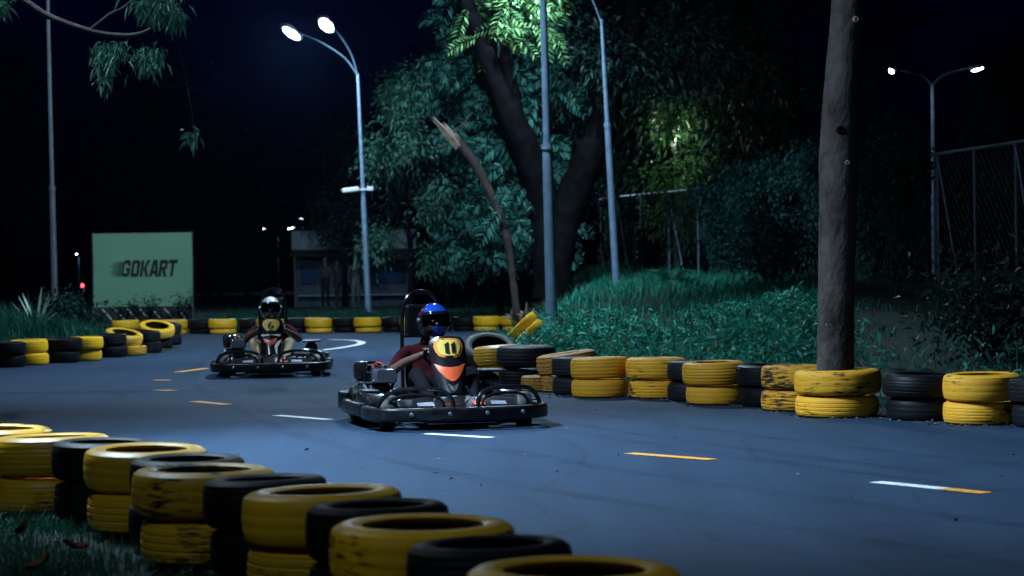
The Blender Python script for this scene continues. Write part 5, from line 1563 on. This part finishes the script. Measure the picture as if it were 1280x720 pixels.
shrub('shrub', zloc(1235, 440, 21), .8, .8, 1500, 'dark glossy-leaved shrub behind the last yellow stack past the tree', LEAF_D, .12, .05)
shrub('shrub', zloc(965, 372, 33), .9, 1.0, 2000, 'leafy shrub at the foot of the thick creeper', LEAF_C, .12, .05)
for px_, hh_, lab in ((158, .55, 'thin weed in front of the banner, under the letter G'), (180, .75, 'tall thin weed in front of the banner, under the middle letters'), (205, .5, 'thin weed in front of the banner, under the letter R'), (230, .75, 'thin weed at the lettered banner corner nearest the kiosk')):
    shrub('weed_plant', zloc(px_, 400, 46.6), .22, hh_ * 1.15, 160, lab, LEAF_D, .10, .04, 'weed')

def spiky(name, loc, n, L, W, label, leaf, cat='plant', arch=.5, up=1.0):
    k = empty(name, loc); tag(k, label, cat)
    for q in range(n):
        a = q * 2.399 + rng.uniform(-.2, .2); el = rng.uniform(.35, 1.25) * up; ln = L * rng.uniform(.7, 1.1)
        d = Vector((math.cos(a) * math.cos(el), math.sin(a) * math.cos(el), math.sin(el))); sd = Vector((-math.sin(a), math.cos(a), 0))
        b = MB(); vs = []; m_ = 7
        for i in range(m_):
            t = i / (m_ - 1); c_ = d * ln * t + Vector((0, 0, -1)) * arch * ln * t * t * math.cos(el); ww = W * (.6 + .9 * t) * (1 - t) ** .8 + .004 * (1 - t)
            vs += [c_ - sd * ww + Vector((0, 0, ww * .5)), c_, c_ + sd * ww + Vector((0, 0, ww * .5))]
        fs = []
        for i in range(m_ - 1):
            for j in range(2): fs.append([i * 3 + j, i * 3 + j + 1, i * 3 + j + 4, i * 3 + j + 3])
        b.add(vs, fs); b.build('leaf', leaf, k)
SPK = mat('spiky_leaf', (.30, .46, .36), .45, var=.25, scale=6)
spiky('spiky_plant', zloc(45, 395, 34.5), 18, .78, .035, 'spiky pale-leaved plant on top of the grass mound', SPK, arch=.15, up=1.15)
def fern(name, loc, n, L, label, leaf):
    k = empty(name, loc); tag(k, label, 'fern')
    for q in range(n):
        a = q * 2.399 + rng.uniform(-.3, .3); el = rng.uniform(.35, 1.1); ln = L * rng.uniform(.7, 1.15)
        d = Vector((math.cos(a) * math.cos(el), math.sin(a) * math.cos(el), math.sin(el))); sd = Vector((-math.sin(a), math.cos(a), 0))
        vs, fs = [], []; m_ = 18
        for i in range(m_):
            t = i / (m_ - 1); c_ = d * ln * t + Vector((0, 0, -.55 * ln * t * t)); r_ = .007 * (1 - t) + .001
            ll = .17 * ln / .7 * math.sin(PI * (.12 + .85 * t)) + .015
            vs += [c_ - sd * r_, c_ + sd * r_, c_ - sd * ll + d * ll * .5 - Vector((0, 0, ll * .2)), c_ + sd * ll + d * ll * .5 - Vector((0, 0, ll * .2))]
        for i in range(m_ - 1):
            o = i * 4; fs += [[o, o + 1, o + 5, o + 4], [o, o + 4, o + 2], [o + 1, o + 3, o + 5]]
        b = MB(); b.add(vs, fs); b.build('frond', leaf, k, flat=True)
fern('fern', zloc(838, 352, 36), 16, .85, 'feathery fern in front of the fence braces on the bank', GRASS_D)
fern('fern', zloc(1150, 430, 18.6), 14, .70, 'feathery fern behind the black tyres past the tree', GRASS_D)
fern('fern', zloc(1085, 445, 18), 10, .45, 'low fern right beside the foot of the leaning tree', GRASS_D)

# ---- overhanging branch from a tree beside the track
c = at(-120, 380, 21)
k = empty('overhanging_tree', (c.x - 1.0, c.y, 0)); tag(k, 'tree beside the track reaching a bare bowed branch and hanging leaves overhead', 'tree')
o_ = Vector(k.location)
def rp_(px_, py_, Yf=21): return at(px_, py_, Yf) - o_
b = MB(); tapered(b, [(0, 0, -.1), (.05, 0, 1.5), (-.05, .1, 3.2), (0, .2, 4.6), (.2, .2, 6)], .16, .06, 10, .04)
P = catmull([(-.05, .1, 3.9), rp_(-30, -28), rp_(25, -2), rp_(60, 20), (rp_(110, 38)), rp_(145, 44), rp_(175, 42), rp_(200, 28), rp_(222, 5)], 5)
b.tube(P, [.045 - .033 * i / (len(P) - 1) for i in range(len(P))], 8)
b.tube(catmull([rp_(112, 38), rp_(137, 18), rp_(150, 12), rp_(162, 3), rp_(185, -22)], 4), [.016 - .0004 * i for i in range(17)], 6)
b.build('trunk', BARK_G, k)
for (x0_, y0_, x1_, y1_) in ((130, 42, 132, 88), (146, 44, 146, 68), (172, 42, 186, 80), (206, 22, 219, 26), (186, -22, 200, 8), (212, 12, 246, 175), (25, -2, 5, 12)):
    b = MB(); b.tube([rp_(x0_, y0_), rp_((x0_ + x1_) / 2 + 3, (y0_ + y1_) / 2), rp_(x1_, y1_)], [.008, .006, .003], 5); b.build('twig', BARK_G, k)
cl = []
for px_, py_, sx_, sy_, n_, up_ in ((196, 6, 26, 16, 420, 0), (218, 16, 8, 14, 160, 0), (130, 78, 14, 26, 150, 0), (145, 60, 20, 12, 100, 0), (185, 72, 18, 16, 160, 0), (240, 168, 9, 10, 50, 0), (5, 5, 8, 10, 80, 0)):
    for i in range(n_):
        v = rp_(px_ + rng.gauss(0, .5) * sx_, py_ + rng.gauss(0, .5) * sy_, 21 + rng.gauss(0, .25)); cl.append(list(v))
cl = np.array(cl); dv = rand_dirs(len(cl), -1.3)
leaves('hanging_leaves', cl, dv, nrng.uniform(.07, .14, len(cl)), nrng.uniform(.02, .035, len(cl)), LEAF_A, k, droop=.5)

# ---- dark trees all round
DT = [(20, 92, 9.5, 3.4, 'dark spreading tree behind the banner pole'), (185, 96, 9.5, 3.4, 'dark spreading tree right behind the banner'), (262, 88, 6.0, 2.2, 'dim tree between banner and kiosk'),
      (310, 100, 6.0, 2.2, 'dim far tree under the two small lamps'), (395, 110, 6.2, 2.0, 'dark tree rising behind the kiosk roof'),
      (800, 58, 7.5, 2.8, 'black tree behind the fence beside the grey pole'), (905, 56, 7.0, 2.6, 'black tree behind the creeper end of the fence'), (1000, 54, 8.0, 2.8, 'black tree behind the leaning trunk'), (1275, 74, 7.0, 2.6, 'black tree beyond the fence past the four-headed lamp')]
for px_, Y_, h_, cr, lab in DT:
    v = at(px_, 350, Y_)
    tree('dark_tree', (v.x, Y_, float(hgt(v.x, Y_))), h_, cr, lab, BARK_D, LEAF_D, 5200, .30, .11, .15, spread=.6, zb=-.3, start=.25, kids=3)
v = at(846, 350, 54.2)
pl = empty('path_lamp', (v.x, 54.2, .4)); tag(pl, 'lit path lamp half hidden in the small tree behind the fence', 'lamp')
b = MB(); b.tube([(0, 0, -.1), (0, 0, 4.5)], [.05, .035], 8); b.build('pole', POLE_D, pl)
b = MB(); b.lathe([(0, .16), (.12, .12), (.16, .02), (.15, 0)], 16, 0, Matrix.Translation((0, 0, 4.55))); b.build('hood', HEADM, pl)
b = MB(); b.lathe([(0, -.05), (.07, -.04), (.10, 0), (.10, .05)], 14, 0, Matrix.Translation((0, 0, 4.50))); b.build('bulb', LED_S, pl)
ld = bpy.data.lights.new('lamp_glow', 'POINT'); ld.energy = 110; ld.color = (1, .97, .72); ld.shadow_soft_size = .1
lo = bpy.data.objects.new('lamp_glow', ld); COL.objects.link(lo); lo.parent = pl; lo.location = (0, -.05, 4.30)
v = at(842, 350, 53)
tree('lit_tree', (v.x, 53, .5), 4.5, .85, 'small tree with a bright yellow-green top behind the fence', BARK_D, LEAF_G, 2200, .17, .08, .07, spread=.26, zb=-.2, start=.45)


# ================================================================== KIOSK AND BYSTANDERS
def kiosk():
    Y = 76
    a = at(366, 385, Y); c = at(520, 289, Y); z0 = float(hgt(a.x, Y))
    k = empty('kiosk', ((a.x + c.x) / 2, Y, z0)); tag(k, 'low pale kiosk with a wide fascia and dark awning behind the bystanders', 'building')
    W = c.x - a.x; top = c.z - z0
    wall = mat('kiosk_wall', (.05, .075, .11), .8, var=.3, scale=2); fas = mat('kiosk_fascia', (.20, .26, .30), .7, var=.12, scale=1.5); dk = mat('awning_dark', (.012, .014, .02), .8)
    gl = mat('kiosk_glass', (.02, .05, .12), .1, spec=.8)
    b = MB(); b.box((0, 1.0, (top - .5) / 2), (W * .96, 1.9, top - .52), ch=.02); b.build('wall', wall, k)
    b = MB(); b.box((0, .92, top - .28), (W, 2.3, .72), ch=.03); b.build('fascia', fas, k)
    b = MB(); b.box((0, .92, top + .10), (W * 1.03, 2.4, .05), ch=.01); b.build('roof', dk, k)
    # sloping awning
    b = MB(); vs = []
    for dz in (0, -.04):
        vs += [(-W / 2, -.22, top - .66 + dz), (W / 2, -.22, top - .66 + dz), (W / 2, -.95, top - 1.02 + dz), (-W / 2, -1.0, top - .80 + dz)]
    b.add(vs, [[0, 1, 2, 3], [7, 6, 5, 4], [0, 4, 5, 1], [1, 5, 6, 2], [2, 6, 7, 3], [3, 7, 4, 0]]); b.build('awning', dk, k)
    for sx in (-1, 1):
        b = MB(); b.tube([(sx * W * .46, -.92, -.05), (sx * W * .46, -.92, top - .95 if sx > 0 else top - .8)], .03, 8); b.build('awning_post', POLE_D, k)
    for q, (xx, ww, zz, hh_) in enumerate(((-W * .25, W * .34, 1.25, .7), (W * .22, W * .36, 1.25, .7))):
        f_ = MB(); f_.box((xx, .035, zz), (ww + .1, .04, hh_ + .1), ch=.01); fo = f_.build('window', dk, k)
        p_ = MB(); p_.box((xx, .005, zz), (ww, .02, hh_), ch=.004); p_.build('pane', gl, fo)
    b = MB(); b.box((0, -.12, .45), (W * .9, .30, .06), ch=.01); b.build('counter', fas, k)
    return k
kiosk()

def bystander(px_, Y_, h_, face, mats_, label, legs=0.08):
    v = at(px_, 380, Y_); z0 = float(hgt(v.x, Y_))
    p_ = empty('person', (v.x, Y_, z0), face); tag(p_, label, 'person', 'bystanders by the kiosk')
    s = h_ / 1.72
    def S(*c_): return tuple(q * s for q in c_)
    ch = [([1, 0, 0, 2, 2], [(S(0, 0, .92), (.15 * s, .11 * s)), (S(0, .0, 1.08), (.14 * s, .10 * s)), (S(0, .01, 1.33), (.17 * s, .11 * s)), (S(0, .02, 1.47), (.06 * s, .06 * s)), (S(0, .03, 1.56), (.07 * s, .085 * s)), (S(0, .03, 1.64), (.07 * s, .085 * s))])]
    for sx in (-1, 1):
        ch.append(([0, 0, 0, 2, 2], [('@', 0, 2), (S(sx * .18, 0, 1.38), (.062 * s, .062 * s)), (S(sx * .23, -.02, 1.12), (.048 * s, .048 * s)), (S(sx * .24, .06, .90), (.035 * s, .035 * s)), (S(sx * .23, .09, .82), (.035 * s, .022 * s))]))
        ch.append(([1, 1, 1, 3], [('@', 0, 0), (S(sx * legs, 0, .82), (.09 * s, .09 * s)), (S(sx * (legs + .01), .02, .48), (.062 * s, .062 * s)), (S(sx * (legs + .01), -.01, .09), (.045 * s, .045 * s)), (S(sx * (legs + .02), .13, .035), (.04 * s, .03 * s))]))
        for fch in hand_chains(S(sx * .235, .07, .86), (0, .15, -1), sx, (-sx, .2, 0), 2, .3): ch.append(fch)
    ch.append((2, [(S(0, .11, 1.61), (.014, .014)), (S(0, .135, 1.60), (.011, .011))]))
    skin_body('body', ch, mats_, p_, None, 1)
    b = MB(); M = Matrix.Translation(S(0, .012, 1.635)); b.lathe([(0, .125 * s), (.05 * s, .112 * s), (.085 * s, .06 * s), (.092 * s, .0), (.082 * s, -.05 * s), (.07 * s, -.05 * s)], 16, 0, M); b.build('hair', HAIR, p_)
bystander(407, 69, 1.72, R(170), [DARKC, TROUS, SKIN_D, SHOE], 'silhouette-dark bystander in navy standing apart in front of the kiosk')
bystander(422, 70.2, 1.62, R(110), [DARKC, DARKC, SKIN_D, SHOE], 'silhouette-dark bystander in navy standing between the other two by the kiosk')
bystander(445, 68.6, 1.78, R(200), [GREYC, TEALC, SKIN_D, SHOE], 'silhouette-dark bystander in grey with paler trousers beside the camera lamp pole')

# ---- small red light beyond the mound
c = at(103, 357, 90); z0 = float(hgt(c.x, 90))
k = empty('warning_light', (c.x, 90, z0)); tag(k, 'small red warning light on a post between pole and banner', 'warning light')
b = MB(); b.tube([(0, 0, -.05), (0, 0, c.z - z0 - .08)], .03, 8); b.box((0, 0, c.z - z0 - .10), (.12, .12, .05), ch=.01); b.build('post', POLE_D, k)
b = MB(); b.lathe([(0, .10), (.05, .08), (.065, .03), (.065, -.07)], 12, 0, Matrix.Translation((0, 0, c.z - z0))); b.build('lens', mat('red_lens', (.5, .02, .03), .3, emit=(1.0, .06, .08), estr=6), k)

# ---- fallen leaves on the near verge
for px_, py_, lab in ((92, 684, 'curled brown fallen leaf on the near verge beside the third yellow stack'), (50, 706, 'flat brown fallen leaf lying deeper in the near verge grass'), (30, 662, 'pale curled fallen leaf beside the dull yellow bottom tyre')):
    p_ = g(px_, py_, .05); b = MB(); vs = []
    for t, w_ in ((0, .004), (.25, .026), (.5, .034), (.8, .018), (1, .002)):
        for sg in (-1, 0, 1): vs.append((sg * w_, (t - .5) * .11, .02 * abs(sg) + .03 * (t - .5) ** 2 * 2))
    b.add(vs, [[i * 3 + j, i * 3 + j + 1, i * 3 + j + 4, i * 3 + j + 3] for i in range(4) for j in range(2)])
    o = b.build('fallen_leaf', DRYLEAF); o.location = (p_.x, p_.y, .045); o.rotation_euler = (R(rng.uniform(10, 40)), R(rng.uniform(-20, 20)), rng.uniform(0, 6)); tag(o, lab, 'leaf')


# ---- dirt and dry leaf litter along the feet of the tyre rows
P_ = []
for s_ in BANK:
    for i in range(46):
        a = rng.uniform(2.6, 6.6); r_ = s_['D'] / 2 + abs(rng.gauss(0, .07)); P_.append((s_['x'] + math.cos(a) * r_, s_['y'] + math.sin(a) * r_, .006))
for i in range(90): P_.append((rng.uniform(-2, 4), rng.uniform(8, 20), .006))
P_ = np.array(P_); D_ = rand_dirs(len(P_)); D_[:, 2] *= .25
tag(leaves('leaf_litter', P_, D_, nrng.uniform(.015, .05, len(P_)), nrng.uniform(.008, .025, len(P_)), mat('litter', (.10, .085, .06), .9, var=.5, scale=9)), 'bits of dry leaf and dirt along the foot of the tyre row', 'litter', kind='stuff')

# ---- thin night air that the lamps glow in
def haze():
    b = MB(); b.box((0, 100, 5), (200, 300, 13), ch=.01)
    m = bpy.data.materials.new('night_haze'); m.use_nodes = True; nt = m.node_tree
    nt.nodes.remove(nt.nodes['Principled BSDF'])
    v = nt.nodes.new('ShaderNodeVolumePrincipled'); v.inputs['Density'].default_value = .00010; v.inputs['Color'].default_value = (.22, .45, 1, 1); v.inputs['Anisotropy'].default_value = .86
    nt.links.new(v.outputs[0], nt.nodes['Material Output'].inputs['Volume'])
    o = b.build('haze', m, flat=True); tag(o, 'thin bluish night haze glowing round the lamps', 'haze', kind='stuff')
haze()
